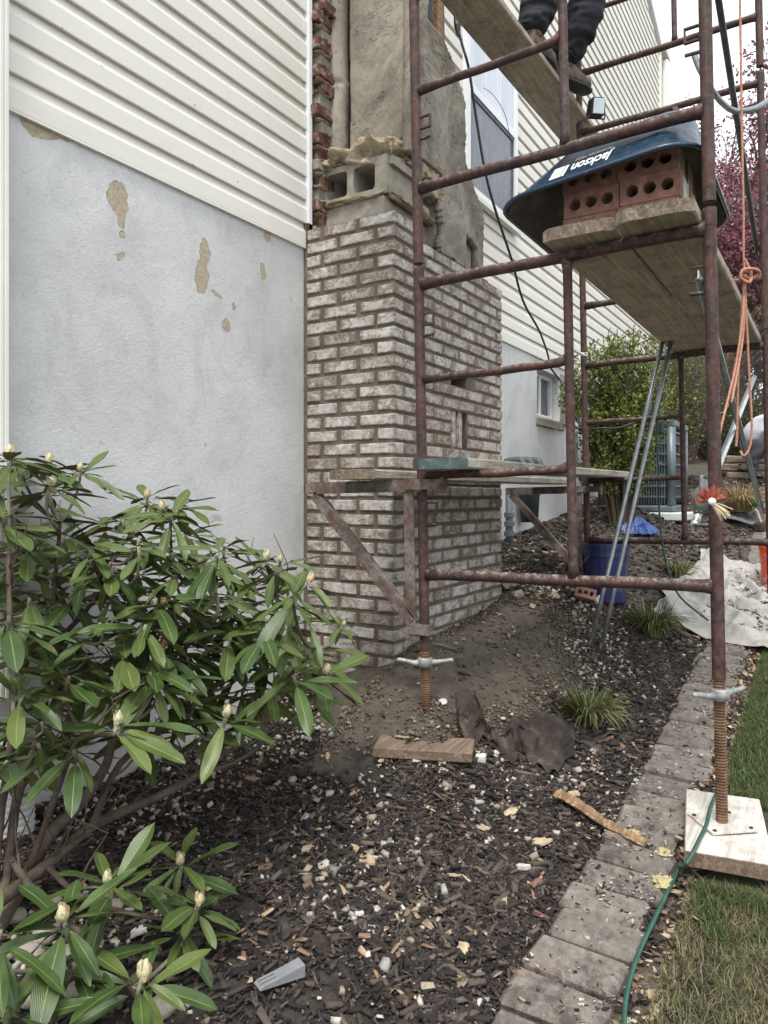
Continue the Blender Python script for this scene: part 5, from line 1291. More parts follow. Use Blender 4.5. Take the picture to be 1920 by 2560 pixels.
    # washer disc
    c = foot(957, 1522); tag(MB().lathe(c + Vector((0, 0, .012)), [(.004, 0), (.017, .0), (.017, .002), (.004, .002)], 18, (-.5, -.3, 1)).build('washer', 'white_metal'), 'round white metal washer lying beside the left screw jack', 'washer')
    # saw blade by the chimney
    a, b = foot(930, 1398), foot(985, 1412); d = b - a; m = MB(); pts = [(0, 0), (1, 0)] + [(1 - i / 24, .016 + (.004 if i % 2 else 0)) for i in range(25)]
    m.prism([(x, y) for x, y in pts], a + Vector((0, 0, .02)), d, Vector((-d.y, d.x, 0)).normalized(), (0, 0, .002)); tag(m.build('saw_blade', 'galvanised_steel', fixn=True), 'thin toothed steel blade on the mud behind the left post', 'blade')
    # broken brick with holes and rubble near the bucket
    c = foot(1262, 1310); o = link_mesh('broken_brick', cbr, (c.x, c.y, c.z + .045), rot=(.25, .6, .35), scale=(.8, .62, .8)); tag(o, 'broken red brick with holes lying in front of the blue bucket', 'brick')
    rub = [(1103, 1270, .06, 'concrete_block_face', 'pale angular rubble lump against the chimney\'s far corner'), (1118, 1290, .045, 'concrete_block_face', 'smaller grey rubble lump in front of the chimney\'s far corner'),
           (1160, 1290, .026, 'old_red_brick', 'small red brick chip on the mud between chimney and bucket'), (1198, 1292, .035, 'insulation_board', 'flat tan shard on the mud left of the broken brick'),
           (1150, 1312, .022, 'insulation_board', 'tan splinter beside the red brick chip'), (1490, 1392, .028, 'old_red_brick', 'red brick chip by the second grass tuft'), (1292, 1302, .05, 'drain_pipe', 'white rag-like lump beside the broken brick'),
           (160, 1585, .05, 'broken_mortar', 'tan rubble lump low against the painted wall')]
    for x, y, s, mt, lb in rub:
        p = foot(x, y); bm = bmesh.new(); bmesh.ops.create_icosphere(bm, subdivisions=2, radius=1); m = MB(); sd = R(0, 99)
        for v in bm.verts: q = v.co; v.co = Vector((p.x, p.y, p.z + s * .35)) + Vector((q.x * 1.2, q.y * .8, q.z * .65)) * s * (1 + .7 * mn.noise(q * 1.5 + Vector((sd, 0, 0))))
        m.add([v.co for v in bm.verts], [[v.index for v in f.verts] for f in bm.faces]); bm.free(); tag(m.build('rubble', mt), lb, 'rubble', 'rubble lumps')
    # flat pale pieces (insulation board / torn paper) singled out
    def shard(x, y, s, mat, label, asp=1.5, th=.004):
        p = foot(x, y); n = 15; s *= .85; ang = R(0, 6.28); poly = []
        for i in range(n): t = 2 * math.pi * i / n; r = s * R(.55, 1.2); poly.append((math.cos(t) * r * asp, math.sin(t) * r))
        ax = rotz(ang) @ Vector((1, 0, R(-.1, .2))); ay = rotz(ang) @ Vector((0, 1, R(-.1, .2)))
        mat = 'pale_brick_face' if mat == 'drain_pipe' else mat; m = MB().prism(poly, p + Vector((0, 0, .012)), ax, ay, (0, 0, th)); o = m.build('shard', mat, fixn=True); tag(o, label, 'debris piece', 'flat torn pieces on the mulch'); return o
    shard(790, 1866, .033, 'insulation_board', 'largest tan flake in the middle of the mulch', 1.35, .007)
    shard(985, 1900, .018, 'insulation_board', 'oblong tan flake right of the largest flake'); shard(665, 1842, .020, 'insulation_board', 'tan flake up-left of the largest flake')
    shard(1040, 1795, .026, 'insulation_board', 'cream curled flake below the rusty sheet'); shard(1170, 1830, .024, 'insulation_board', 'pale chunk left of the rotten wood strip', 1.6, .008)
    shard(1240, 1722, .030, 'insulation_board', 'yellow-cream torn flake above the rotten wood strip', 1.1); shard(1130, 1885, .028, 'drain_pipe', 'white lump at the mulch\'s right side', .9, .012)
    shard(1145, 1450 + 0, .018, 'dry_leaf', 'brown leaf on the mud left of the near grass tuft'); shard(1000, 2060, .022, 'insulation_board', 'beige torn flake near the bottom right of the mulch', 1.0)
    shard(775, 1985, .016, 'drain_pipe', 'white flake low in the dark mulch', 1.); shard(297, 2025, .024, 'drain_pipe', 'white angular chip among the lower leaves', 1.4); shard(1100, 1762, .022, 'insulation_board', 'pinkish flake in mid mulch')
    shard(870, 1600, .022, 'insulation_board', 'tan strip in front of the half-buried board', 1.8); shard(1040, 1650, .025, 'drain_pipe', 'white lump at the left edge of the rusty sheet', 1., .02)
    shard(900, 1650, .020, 'drain_pipe', 'white chip left of the rusty sheet'); shard(1260, 2000, .026, 'pale_pad', 'pale chip on the lawn side of the pavers') if False else None
    for x, y, s, lb in ((1432, 1868, .022, 'yellow foam tuft beside the wood strip end'), (1430, 1935, .028, 'yellow foam tuft on the paver edge by the hose'), (1368, 1850 - 25, .018, 'yellow foam tuft touching the rotten wood strip')):
        p = foot(x, y); bm = bmesh.new(); bmesh.ops.create_icosphere(bm, subdivisions=3, radius=1); m = MB()
        for v in bm.verts: q = v.co; v.co = Vector((p.x, p.y, p.z + .036)) + Vector((q.x, q.y, q.z * .6)) * s * (1 + .9 * mn.noise(q * 2.5 + Vector((x, 0, 0))))
        m.add([v.co for v in bm.verts], [[v.index for v in f.verts] for f in bm.faces]); bm.free(); tag(m.build('foam_tuft', 'yellow_foam'), lb, 'foam', 'yellow foam tufts')
    # corrugated drain pipe at the left wall foot
    p = at_y(14, 2110, WY - .09); p = Vector((1.345, 2.18, .14)); prof = []
    for i in range(14): prof += [(.045, i * .021), (.052, i * .021 + .006), (.052, i * .021 + .012), (.045, i * .021 + .018)]
    tag(MB().lathe(p, prof, 20).build('drain_pipe', 'drain_pipe', smooth=False), 'white corrugated drain pipe standing at the foot of the left downspout', 'drain pipe')
    # river stones at bottom-left
    for k, (x, y, s) in enumerate(((30, 1990, .028), (95, 2030, .03), (60, 2070, .033), (150, 2065, .026), (210, 2075, .026), (110, 2110, .032), (345, 2190, .034), (120, 1950, .022), (250, 1960, .02), (170, 2150, .03), (70, 2160, .034), (330, 2060, .02))):
        p = foot(x, y); bm = bmesh.new(); bmesh.ops.create_icosphere(bm, subdivisions=2, radius=1); m = MB()
        for v in bm.verts: q = v.co; v.co = Vector((p.x, p.y, p.z + s * .4)) + (rotz(k) @ Vector((q.x * 1.25, q.y * .9, q.z * .65))) * s * (1 + .15 * mn.noise(q * 1.5 + Vector((k, 0, 0))))
        m.add([v.co for v in bm.verts], [[v.index for v in f.verts] for f in bm.faces]); bm.free()
        tag(m.build('river_stone', 'concrete_block_face', smooth=True), 'rounded grey-tan river stone under the lowest shrub leaves', 'stone', 'river stones under the shrub')
debris()

# ------------------------------------------------------------------ mulch, stones and litter as uncountable ground cover
def scatter_chips(name, n, region, size, cols, mat, label, zoff=.004, flat=True, seed=1, density=None, shape='chip'):
    rs = np.random.RandomState(seed); P = []
    while len(P) < n:
        x = rs.uniform(region[0], region[1]); y = rs.uniform(region[2], region[3])
        if density is None or rs.rand() < density(x, y): P.append((x, y))
    P = np.array(P); z = np.array([ground(a, b) for a, b in P])
    L = rs.uniform(size[0], size[1], n); L *= np.where(rs.rand(n) < .12, 1.5, 1); Wd = L * rs.uniform(size[2], size[3], n); H = Wd * rs.uniform(.25, .6, n) if shape == 'chip' else L * rs.uniform(.3, .7, n)
    if shape == 'leaf': H = np.full(n, .0012); 
    base = np.array([(-1, -1, -1), (1, -.6, -1), (1.1, .5, -1), (-.9, 1, -1), (-.8, -.8, 1), (.8, -.5, 1), (.85, .5, 1), (-.9, .7, 1)], float) * .5
    v = base[None] * np.stack([L, Wd, H], 1)[:, None, :] * (1 + rs.uniform(-.25, .25, (n, 8, 3)))
    a = rs.uniform(0, 6.283, n); t = rs.normal(0, .28 if shape != 'stone' else .5, n); s_ = rs.normal(0, .28, n)
    if shape == 'leaf': v[:, [1, 2, 5, 6], 2] += (L * rs.uniform(-.1, .35, n))[:, None]; v[:, [2, 3, 6, 7], 2] += (L * rs.uniform(-.1, .3, n))[:, None]
    ct, st = np.cos(t), np.sin(t); vx = v[:, :, 0] * ct[:, None] - v[:, :, 2] * st[:, None]; vz = v[:, :, 0] * st[:, None] + v[:, :, 2] * ct[:, None]
    ct, st = np.cos(s_), np.sin(s_); vy = v[:, :, 1] * ct[:, None] - vz * st[:, None]; vz = v[:, :, 1] * st[:, None] + vz * ct[:, None]
    ca, sa = np.cos(a), np.sin(a); X = vx * ca[:, None] - vy * sa[:, None] + P[:, 0:1]; Y = vx * sa[:, None] + vy * ca[:, None] + P[:, 1:2]
    Z = vz + (z + zoff + H * .3 + rs.uniform(0, .006, n))[:, None]
    V = np.stack([X, Y, Z], 2).reshape(-1, 3)
    F = np.array([(0, 3, 2, 1), (4, 5, 6, 7), (0, 1, 5, 4), (1, 2, 6, 5), (2, 3, 7, 6), (3, 0, 4, 7)]); F = (F[None] + (np.arange(n) * 8)[:, None, None]).reshape(-1, 4)
    cols = np.array(cols); c = cols[rs.randint(0, len(cols), n)] * rs.uniform(.6, 1.3, (n, 1)); C = np.repeat(c, 6, 0)
    return tag(fast_mesh(name, V, F, mat, C), label, None, None, 'stuff')
def mudmask(x, y):
    q = math.hypot((x - 3.28) / 1.10, (y - 1.56) / .50) + nz(x, y, 0, 3) * .25
    return q
def dens_mulch(x, y):
    q = mudmask(x, y)
    if CX - .02 < x < 4.25 and y > CY: return 0
    if q < .98: return .004
    if q < 1.15: return .2
    bare = nz(x, y, 9, 1.6)
    return (.95 if bare < .08 else .22) * (1 if x < 4.2 else .3) * (.45 + .9 * max(0, min(1, .5 + 1.6 * nz(x, y, 1, 7))))
BARK = [(.020, .014, .011), (.035, .024, .018), (.055, .040, .030), (.014, .011, .010), (.080, .060, .046), (.028, .022, .020), (.11, .085, .065)]
scatter_chips('mulch', 23000, (.6, 4.6, .64, 2.28), (.014, .052, .14, .34), BARK, 'litter', 'dark shredded bark mulch covering the bed', density=dens_mulch, seed=2)
scatter_chips('mulch_crumbs', 30000, (.6, 5.4, .62, 2.28), (.004, .013, .4, .9), BARK + [(.16, .13, .10)], 'litter', 'fine dark mulch crumbs', density=lambda x, y: dens_mulch(x, y), seed=3)
STN = [(.42, .39, .33), (.56, .53, .46), (.34, .29, .22), (.48, .40, .28), (.36, .35, .32), (.26, .22, .17)]
def dens_stone(x, y):
    if CX - .02 < x < 4.25 and y > CY: return 0
    q = mudmask(x, y); k = .10
    if .9 < q < 1.5: k = .55
    if x < 2.6 and y > .9: k = max(k, .45)
    if q < .9: k = .03
    return k * max(.05, min(1.3, .45 + 2.2 * nz(x, y, 4, 2.6) + 1.6 * nz(x, y, 8, 8)))
scatter_chips('gravel', 1700, (.7, 5.0, .64, 2.27), (.006, .024, .5, .95), STN, 'litter', 'scattered pale stone and plaster chips on the mulch', .006, density=dens_stone, seed=4, shape='stone')
scatter_chips('plaster_crumbs', 5200, (.7, 6.0, .30, 2.27), (.002, .0065, .5, .95), STN, 'litter', 'tiny pale plaster crumbs', .006, density=lambda x, y: dens_stone(x, y) + (.5 if y < .66 else .12) , seed=5, shape='stone')
TAN = [(.30, .20, .12), (.38, .28, .18), (.24, .14, .09), (.46, .38, .26), (.17, .085, .06), (.40, .30, .19)]
scatter_chips('leaf_litter', 800, (.7, 5.5, .64, 2.2), (.012, .038, .35, .75), TAN, 'litter', 'torn tan leaf and paper scraps on the mulch', .010, density=lambda x, y: 0 if (CX - .02 < x < 4.25 and y > CY) else .15 + .7 * (nz(x, y, 2, 1.5) > -.05) * (mudmask(x, y) > .9), seed=6, shape='leaf')
scatter_chips('edge_litter', 1500, (1.0, 5.0, .30, .46), (.010, .030, .4, .8), TAN + BARK + [(.5, .45, .36)], 'litter', 'dead leaves and chips gathered between pavers and lawn', .014, seed=8, shape='leaf', density=lambda x, y: math.exp(-((y - .39) / .05) ** 2))
scatter_chips('paver_grit', 2000, (1.0, 5.0, .42, .68), (.003, .016, .25, .7), BARK + STN, 'litter', 'bark and grit strewn over the pavers', .036, seed=9, density=lambda x, y: .2 + .8 * (nz(x, y, 3, 4) > .1))
def dens_far(x, y): return 0 if y > 2.27 else .7
scatter_chips('far_litter', 9000, (4.6, 10.5, .7, 2.26), (.012, .045, .2, .7), BARK * 3 + [(.16, .12, .085), (.22, .15, .09), (.13, .10, .075), (.33, .29, .24), (.2, .17, .13)], 'litter', 'leaf mould and bark on the rising bed', .004, density=dens_far, seed=10)
scatter_chips('mud_clods', 6000, (2.3, 4.6, .95, 1.76), (.003, .016, .5, .95), [(.12, .095, .066), (.16, .13, .095), (.10, .08, .055), (.2, .17, .13)], 'litter', 'clods and crumbs of wet mortar mud around the chimney foot', .0, density=lambda x, y: 0 if (x > CX - .02 and y > CY) else (.9 if .75 < mudmask(x, y) < 1.2 else (.35 if y > 1.66 else .10)), seed=11, shape='stone')

scatter_chips('cloth_litter', 900, (5.0, 6.7, .1, .75), (.01, .045, .2, .7), TAN + BARK + STN, 'litter', 'crumbs and torn scraps lying on the drop cloth', .07, seed=15, shape='leaf')
# grass
def blades(name, P, h, w, cols, label, lean=.6, seed=1, kind='stuff', parent=None, seg=2):
    rs = np.random.RandomState(seed); n = len(P); P = np.array(P); a = rs.uniform(0, 6.283, n); H = rs.uniform(h[0], h[1], n); W_ = rs.uniform(w[0], w[1], n)
    le = rs.uniform(.1, lean, n) * H; d = np.stack([np.cos(a), np.sin(a), np.zeros(n)], 1); s = np.stack([-np.sin(a), np.cos(a), np.zeros(n)], 1)
    upv = np.array([0, 0, 1.]); b = P; v0 = b - s * W_[:, None] / 2; v1 = b + s * W_[:, None] / 2
    m = b + d * (le * .35)[:, None] + upv * (H * .6)[:, None]; v2 = m + s * W_[:, None] * .4; v3 = m - s * W_[:, None] * .4
    t = b + d * le[:, None] + upv * (H * .95)[:, None]; v4 = t + s * W_[:, None] * .08; v5 = t - s * W_[:, None] * .08
    V = np.stack([v0, v1, v2, v3, v4, v5], 1).reshape(-1, 3); k = np.arange(n) * 6
    F = np.concatenate([np.stack([k, k + 1, k + 2, k + 3], 1), np.stack([k + 3, k + 2, k + 4, k + 5], 1)]); c = np.array(cols)[rs.randint(0, len(cols), n)] * rs.uniform(.7, 1.3, (n, 1))
    return fast_mesh(name, V, F, 'grass_blade', np.concatenate([c, c]), parent)
def lawn_blades():
    rs = np.random.RandomState(12); P = []; P2 = []
    while len(P) < 78000:
        x = .9 + 6.5 * rs.rand() ** 1.6; y = rs.uniform(-1.3, .36)
        R_, F_ = SA * x - CA * y, CA * x + SA * y
        if R_ / F_ > .60 or F_ < 1.2: continue
        k = nz(x, y, 3, 1.5) + .5 * nz(x, y, 3, 5)
        bare = x < 2.3 + .7 * nz(x, y, 5, 2.2) + .3 * nz(x, y, 5, 9) and k > -.15
        if bare and rs.rand() < .45: continue
        if 2.30 < x < 2.82 and .17 < y < .42: continue
        if y > .24 + .05 * nz(x, 1, 0, 3) - (.1 if x < 2.2 else 0) and rs.rand() < .6: continue
        (P2 if (bare or rs.rand() < .18) else P).append((x, y, ground(x, y) + .021))
        if len(P2) > 48000: break
    o = blades('grass', P, (.012, .034), (.0018, .0036), [(.06, .115, .022), (.09, .15, .032), (.045, .085, .02), (.13, .17, .05), (.16, .15, .07)], '', 1.3, 3); tag(o, 'short green lawn grass', None, None, 'stuff')
    o = blades('dry_grass', P2, (.010, .028), (.0015, .003), [(.22, .19, .09), (.14, .14, .06), (.10, .12, .04), (.30, .25, .14)], '', 1.8, 4); tag(o, 'thin yellowing grass in the worn part of the lawn', None, None, 'stuff')
lawn_blades()
def tuft(x, y, rad, h, label, cols, n=420, seed=0, Fover=None, w=.007, grp='clumps of strappy grass in the bed', droop=1.0):
    p = foot(x, y) if Fover is None else W(x, y, Fover); rs = random.Random(seed); t = empty('grass_clump', p, label, 'grass clump', grp)
    vs = []; fs = []; cs = []
    for i in range(n):
        a = rs.uniform(0, 6.28); r0 = rad * .35 * rs.random() ** .5; L = h * rs.uniform(.6, 1.15); out = rs.uniform(.25, 1.) * droop; ww = w * rs.uniform(.6, 1.1)
        d = Vector((math.cos(a), math.sin(a), 0)); s = Vector((-d.y, d.x, 0)); s = (s + Vector((rs.uniform(-.3, .3), rs.uniform(-.3, .3), .3))).normalized(); b = p + d * r0; k = len(vs); pts = []
        for q in range(6):
            u = q / 5; pos = b + d * (L * out * (u ** 1.4)) + Vector((0, 0, L * (u * (1.25 - .15) - .95 * out * u ** 2.6))); pos.z = max(pos.z, ground(pos.x, pos.y, False) + .01)
            wd = ww * (1 - u ** 3) * .5 + .0004; vs += [pos - s * wd, pos + s * wd]
        c = rs.choice(cols); g = rs.uniform(.7, 1.25)
        for q in range(5): fs.append((k + 2 * q, k + 2 * q + 1, k + 2 * q + 3, k + 2 * q + 2)); cs.append(tuple(z_ * g for z_ in c))
    o = fast_mesh('blades', np.array([tuple(v) for v in vs]), np.array(fs), 'grass_blade', np.array(cs), t); o['kind'] = 'stuff'; return t
LIR = [(.075, .12, .03), (.12, .16, .045), (.26, .26, .10), (.05, .085, .025), (.33, .31, .15), (.10, .07, .035)]
tuft(1272, 1560, .20, .185, 'near clump of green and straw strappy grass right of the rusty sheet', LIR, 420, 1)
tuft(1408, 1372, .26, .25, 'larger clump of strappy grass below the leaning braces', LIR, 480, 2)
tuft(1462, 1245, .2, .17, 'small clump of strappy grass behind the bottom bar', LIR, 260, 3)
tuft(1600, 1105, .3, .36, 'straw-coloured dead grass clump behind the front right post', [(.40, .29, .14), (.5, .38, .2), (.3, .2, .1)], 420, 4, 7.4, .010)
tuft(1628, 1095, .14, .12, 'small fresh green grass tuft at the far right of the bed', [(.07, .16, .03), (.1, .2, .05)], 160, 5, 7.2)

# ------------------------------------------------------------------ rhododendron
def leaf_mesh(v):
    rs = random.Random(v); nL, nW = 10, 6; m = []; uv = []; fs = []
    droop = (.10, .26, .46, .16, -.05, .34)[v]; fold = (.10, .16, .06, .2, .12, .08)[v]; wid = (.118, .105, .130, .098, .140, .112)[v]; tw = (.1, -.15, .2, -.25, 0, .3)[v]
    for i in range(nL + 1):
        t = i / nL
        if t < .10: w = .012 + .1 * t * .2
        else: q = (t - .10) / .90; w = wid * (math.sin(math.pi * min(1, q ** 1.02)) ** .60) * (.82 + .3 * q) + .002
        if i == nL: w = .004
        for j in range(nW + 1):
            s = j / nW * 2 - 1; x = s * w; z = abs(s) ** 1.2 * w * fold * 2.2 - droop * t * t * .5 + .012 * math.sin(t * 11 + v) * s; x2 = x + .02 * math.sin(t * 3) * tw
            z += tw * x * t; m.append((x2, t * (1 - droop * .12), z)); uv.append((j / nW, t))
    for i in range(nL):
        for j in range(nW): a = i * (nW + 1) + j; fs.append((a, a + 1, a + nW + 2, a + nW + 1))
    me = bpy.data.meshes.new('leaf'); me.from_pydata(m, [], fs); ul = me.uv_layers.new(name='UVMap')
    for p in me.polygons:
        p.use_smooth = True
        for li in p.loop_indices: ul.data[li].uv = uv[me.loops[li].vertex_index]
    me.materials.append(MATS['rhododendron_leaf']); me.update(); return me, np.array(m), fs, uv
def rhododendron():
    LM = [leaf_mesh(v) for v in range(6)]
    base = W(20, 1900, 1.95); base.z = ground(base.x, base.y)
    sh = empty('rhododendron_shrub', base, 'large evergreen shrub with long glossy leaves and pale flower buds in the left foreground', 'shrub')
    rs = random.Random(5)
    # (x, y, F, bud 0 none/1 pale/2 brown, size)
    WH = [(105, 1005, 2.35, 1, .95), (173, 1018, 2.35, 1, .95), (107, 1052, 2.15, 1, 1.), (318, 1078, 2.45, 1, .95), (388, 1090, 2.5, 1, .9), (352, 1103, 2.4, 1, .8), (570, 1208, 2.5, 1, 1.), (605, 1215, 2.55, 1, .9), (664, 1258, 2.35, 1, 1.1),
          (430, 1222, 2.3, 1, 1.), (703, 1455, 2.25, 1, .95), (675, 1492, 2.3, 1, .7), (337, 1462, 1.95, 1, 1.), (252, 1565, 1.72, 1, 1.05), (489, 1547, 1.9, 1, 1.), (352, 1400, 2.0, 2, .9), (740, 1352, 2.5, 1, .6), (20, 990, 2.0, 1, .9),
          (138, 1990, 1.45, 1, 1.05), (235, 1908, 1.62, 1, .9), (390, 1866, 1.85, 1, .85), (427, 1955, 1.75, 1, .9), (305, 2118, 1.45, 1, 1.0), (245, 1275, 2.1, 2, .9), (60, 1180, 2.0, 0, 1.), (215, 1345, 1.95, 0, 1.), (135, 1160, 2.2, 0, 1),
          (20, 1330, 1.75, 0, 1.), (50, 1500, 1.7, 0, 1.), (300, 1240, 2.2, 0, 1.), (480, 1330, 2.2, 0, 1.), (560, 1400, 2.3, 0, .95), (620, 1330, 2.45, 1, .7), (150, 1460, 1.8, 0, 1.), (400, 1150, 2.4, 0, .9), (230, 1120, 2.35, 0, 1.), (10, 1120, 1.95, 0, 1.),
          (530, 1480, 2.1, 0, .9), (420, 1500, 2.0, 0, 1.), (0, 2010, 1.35, 0, 1.), (450, 1640 - 60, 2.05, 0, .9), (160, 1620, 1.75, 0, 1.), (350, 1310, 2.1, 1, .8), (640, 1420, 2.35, 0, .9), (500, 1240, 2.4, 0, .9), (160, 2080, 1.5, 0, .9), (395, 2010, 1.7, 0, .8), (60, 1400, 2.0, 2, .9),
          (105, 1270, 2.2, 0, .95), (400, 1400, 2.3, 0, .9), (290, 1385, 2.2, 0, .9), (180, 1210, 2.3, 0, .9), (20, 1230, 2.2, 0, .9), (485, 1150 + 30, 2.5, 0, .8), (590, 1290, 2.5, 0, .8), (20, 2190, 1.3, 0, 1.), (560, 1590, 2.2, 0, .7) if False else (90, 1560, 1.9, 0, .95), (270, 1480, 2.0, 0, .9)]
    leaves = []
    def whorl(c, axis, n, size, spread, gap=0):
        a, b = basis(axis); a0 = rs.uniform(0, 6.28)
        for i in range(n):
            th = a0 + i * 2.39996 + rs.uniform(-.25, .25); el = rs.uniform(spread[0], spread[1]) - (.30 if i > n * .55 else 0)
            d = (a * math.cos(th) + b * math.sin(th)) * math.cos(el) + axis * math.sin(el); d.z -= .12; d.normalize()
            L = size * rs.uniform(.112, .195) * (.72 if i > n * .8 else 1)
            x = d.cross(Vector((0, 0, 1))); x = x.normalized() if x.length > .05 else a; z = x.cross(d).normalized()
            rl = rs.uniform(-.35, .35); x2 = x * math.cos(rl) + z * math.sin(rl); z2 = x2.cross(d)
            leaves.append((c + d * .006 + axis * rs.uniform(-.025, .004), Matrix((x2, d, z2)).transposed(), L, rs.randrange(6)))
    tips = []
    for x, y, F, bud, s in WH:
        c = W(x, y, F); ax = Vector((rs.uniform(-.35, .25), rs.uniform(-.45, .05), 1)); 
        ax += rgt * .25 * (1 if x > 500 else 0); ax.normalize()
        whorl(c, ax, rs.randint(9, 12), s, (-.2, .55)); tips.append((c, ax))
        if bud:
            k = .0118 * s * rs.uniform(.85, 1.2) * (1.0 if bud == 1 else .85); pr = [(.25, 0), (.75, .35), (1., .95), (.98, 1.35), (.75, 1.95), (.38, 2.5), (.08, 2.95)]
            o = MB().lathe(c + ax * .002, [(a * k, h * k) for a, h in pr], 10, ax).build('flower_bud', 'pale_bud' if bud == 1 else 'brown_bud', sh, smooth=True)
            m = MB()
            for q in range(6):
                th = q * 1.05; a, b = basis(ax); d = a * math.cos(th) + b * math.sin(th)
                h = .2 + .28 * q; p0 = c + ax * k * h + d * k * .8; p1 = c + ax * k * (h + .9) + d * k * 1.06; p2 = c + ax * k * (h + 1.6) + d * k * .75; sd = ax.cross(d) * k * .5
                m.add([p0 - sd, p0 + sd, p1 + sd * 1.0, p2, p1 - sd * 1.0], [(0, 1, 2, 3, 4)])
            m.build('scale', 'pale_bud' if bud == 1 else 'brown_bud', o)
    # inner filling whorls
    def inside(x, y):
        poly = [(-40, 1000), (60, 985), (200, 1050), (400, 1120), (600, 1230), (680, 1320), (690, 1440), (560, 1500), (440, 1560), (260, 1610), (60, 1640), (-40, 1700)]; c = False; j = len(poly) - 1
        for i in range(len(poly)):
            if (poly[i][1] > y) != (poly[j][1] > y) and x < (poly[j][0] - poly[i][0]) * (y - poly[i][1]) / (poly[j][1] - poly[i][1]) + poly[i][0]: c = not c
            j = i
        return c
    k = 0
    while k < 84:
        x, y = rs.uniform(-40, 700), rs.uniform(985, 1650)
        if not inside(x, y): continue
        c = W(x, y, rs.uniform(2.05, 2.6) - (y - 1000) / 650 * .25)
        if c.y > 2.20: continue
        ax = Vector((rs.uniform(-.4, .4), rs.uniform(-.5, .2), 1)).normalized(); whorl(c, ax, rs.randint(7, 10), .95, (-.4, .4)); tips.append((c, ax)); k += 1
    # main limbs: polylines, then a twig from each whorl to the nearest limb point below
    def L_(pts): return smooth_path([W(*p) for p in pts], 5)
    limbs = [([(-10, 2010, 1.75), (60, 1890, 1.9), (110, 1800, 1.95), (175, 1735, 2.0), (230, 1650, 2.05), (250, 1560, 2.1), (290, 1470, 2.15), (340, 1350, 2.2), (380, 1230, 2.3)], .020, .006),
             ([(-20, 1960, 1.72), (100, 1870, 1.9), (200, 1785, 2.0), (330, 1725, 2.1), (430, 1670, 2.15), (540, 1570, 2.2), (610, 1480, 2.25), (680, 1400, 2.3)], .018, .005),
             ([(0, 1990, 1.8), (20, 1850, 1.9), (40, 1720, 1.95), (90, 1560, 2.0), (110, 1400, 2.05), (120, 1250, 2.15), (130, 1130, 2.3)], .014, .005),
             ([(-10, 1900, 1.85), (0, 1760, 1.9), (20, 1640, 1.85), (30, 1480, 1.85), (20, 1300, 1.9), (20, 1150, 2.0)], .013, .005),
             ([(200, 1785, 2.0), (260, 1650, 2.1), (400, 1540, 2.15), (520, 1430, 2.3), (590, 1330, 2.45), (600, 1260, 2.5)], .011, .005),
             ([(110, 1400, 2.05), (200, 1300, 2.15), (250, 1200, 2.25), (300, 1130, 2.4)], .008, .004), ([(290, 1470, 2.15), (420, 1380, 2.2), (430, 1270, 2.25)], .009, .005),
             ([(60, 1890, 1.9), (120, 1720, 1.85), (170, 1600, 1.8), (250, 1590, 1.75)], .009, .005), ([(20, 1850, 1.9), (100, 1960, 1.7), (180, 2020, 1.6), (300, 2160, 1.5)], .010, .005),
             ([(100, 1870, 1.9), (180, 1940, 1.75), (290, 1975, 1.75), (390, 1990, 1.72)], .008, .004), ([(430, 1670, 2.15), (520, 1640, 2.2), (620, 1560, 2.25), (680, 1500, 2.3)], .007, .004)]
    nodes = []
    for pts, r0, r1 in limbs:
        pp = L_(pts); n = len(pp); rr = [r0 + (r1 - r0) * i / (n - 1) for i in range(n)]
        for p in pp: p.z = max(p.z, ground(p.x, p.y, False) - .02)
        MB().tube(pp, rr, 9, wob=.07).build('branch', 'shrub_bark', sh, smooth=True); nodes += [(p, r) for p, r in zip(pp, rr)]
    for c, ax in tips:
        best = min(nodes, key=lambda q: (q[0] - c).length + (0.5 if q[0].z > c.z - .03 else 0)); p = best[0]; mid = c - ax * min(.16, (c - p).length * .5)
        if (c - p).length > .55: p = mid + (p - mid) * .5
        pp = bez(p, mid, c - ax * .02, 7) + [c]
        MB().tube(pp, [.0055, .005, .0048, .0046, .0044, .0042, .0042, .005, .0052][:len(pp)], 7).build('twig', 'green_stem' if rs.random() < .7 else 'shrub_bark', sh, smooth=True)
    # fine dead twigs behind
    m = MB()
    for k in range(60):
        p = rs.choice([n_[0] for n_ in nodes if n_[0].z < 1.05]); q = p + Vector((rs.uniform(-.12, .12), rs.uniform(-.12, .12), rs.uniform(.02, .14))); q2 = q + Vector((rs.uniform(-.08, .08), rs.uniform(-.08, .08), rs.uniform(.0, .12)))
        m.tube([p, (p + q) / 2 + Vector((rs.uniform(-.02, .02), rs.uniform(-.02, .02), 0)), q, q2], [.003, .0026, .002, .0012], 5)
    o = m.build('dead_twigs', 'shrub_bark', sh); o['kind'] = 'stuff'
    # largest-looking 300 leaves are parts, the rest one mass
    leaves.sort(key=lambda l: -l[2] / max(.5, (l[0] - Vector((0, 0, CZ))).dot(fwd)))
    for c, M_, L, v in leaves[:298]: link_mesh('leaf', LM[v][0], c, sh, rot=M_, scale=(L, L, L))
    V = []; Fs = []; UV = []; k = 0
    for c, M_, L, v in leaves[298:]:
        A = (np.array(M_) @ (LM[v][1] * L).T).T + np.array(c); V.append(A); Fs += [tuple(q + k for q in f) for f in LM[v][2]]; UV += LM[v][3]; k += len(A)
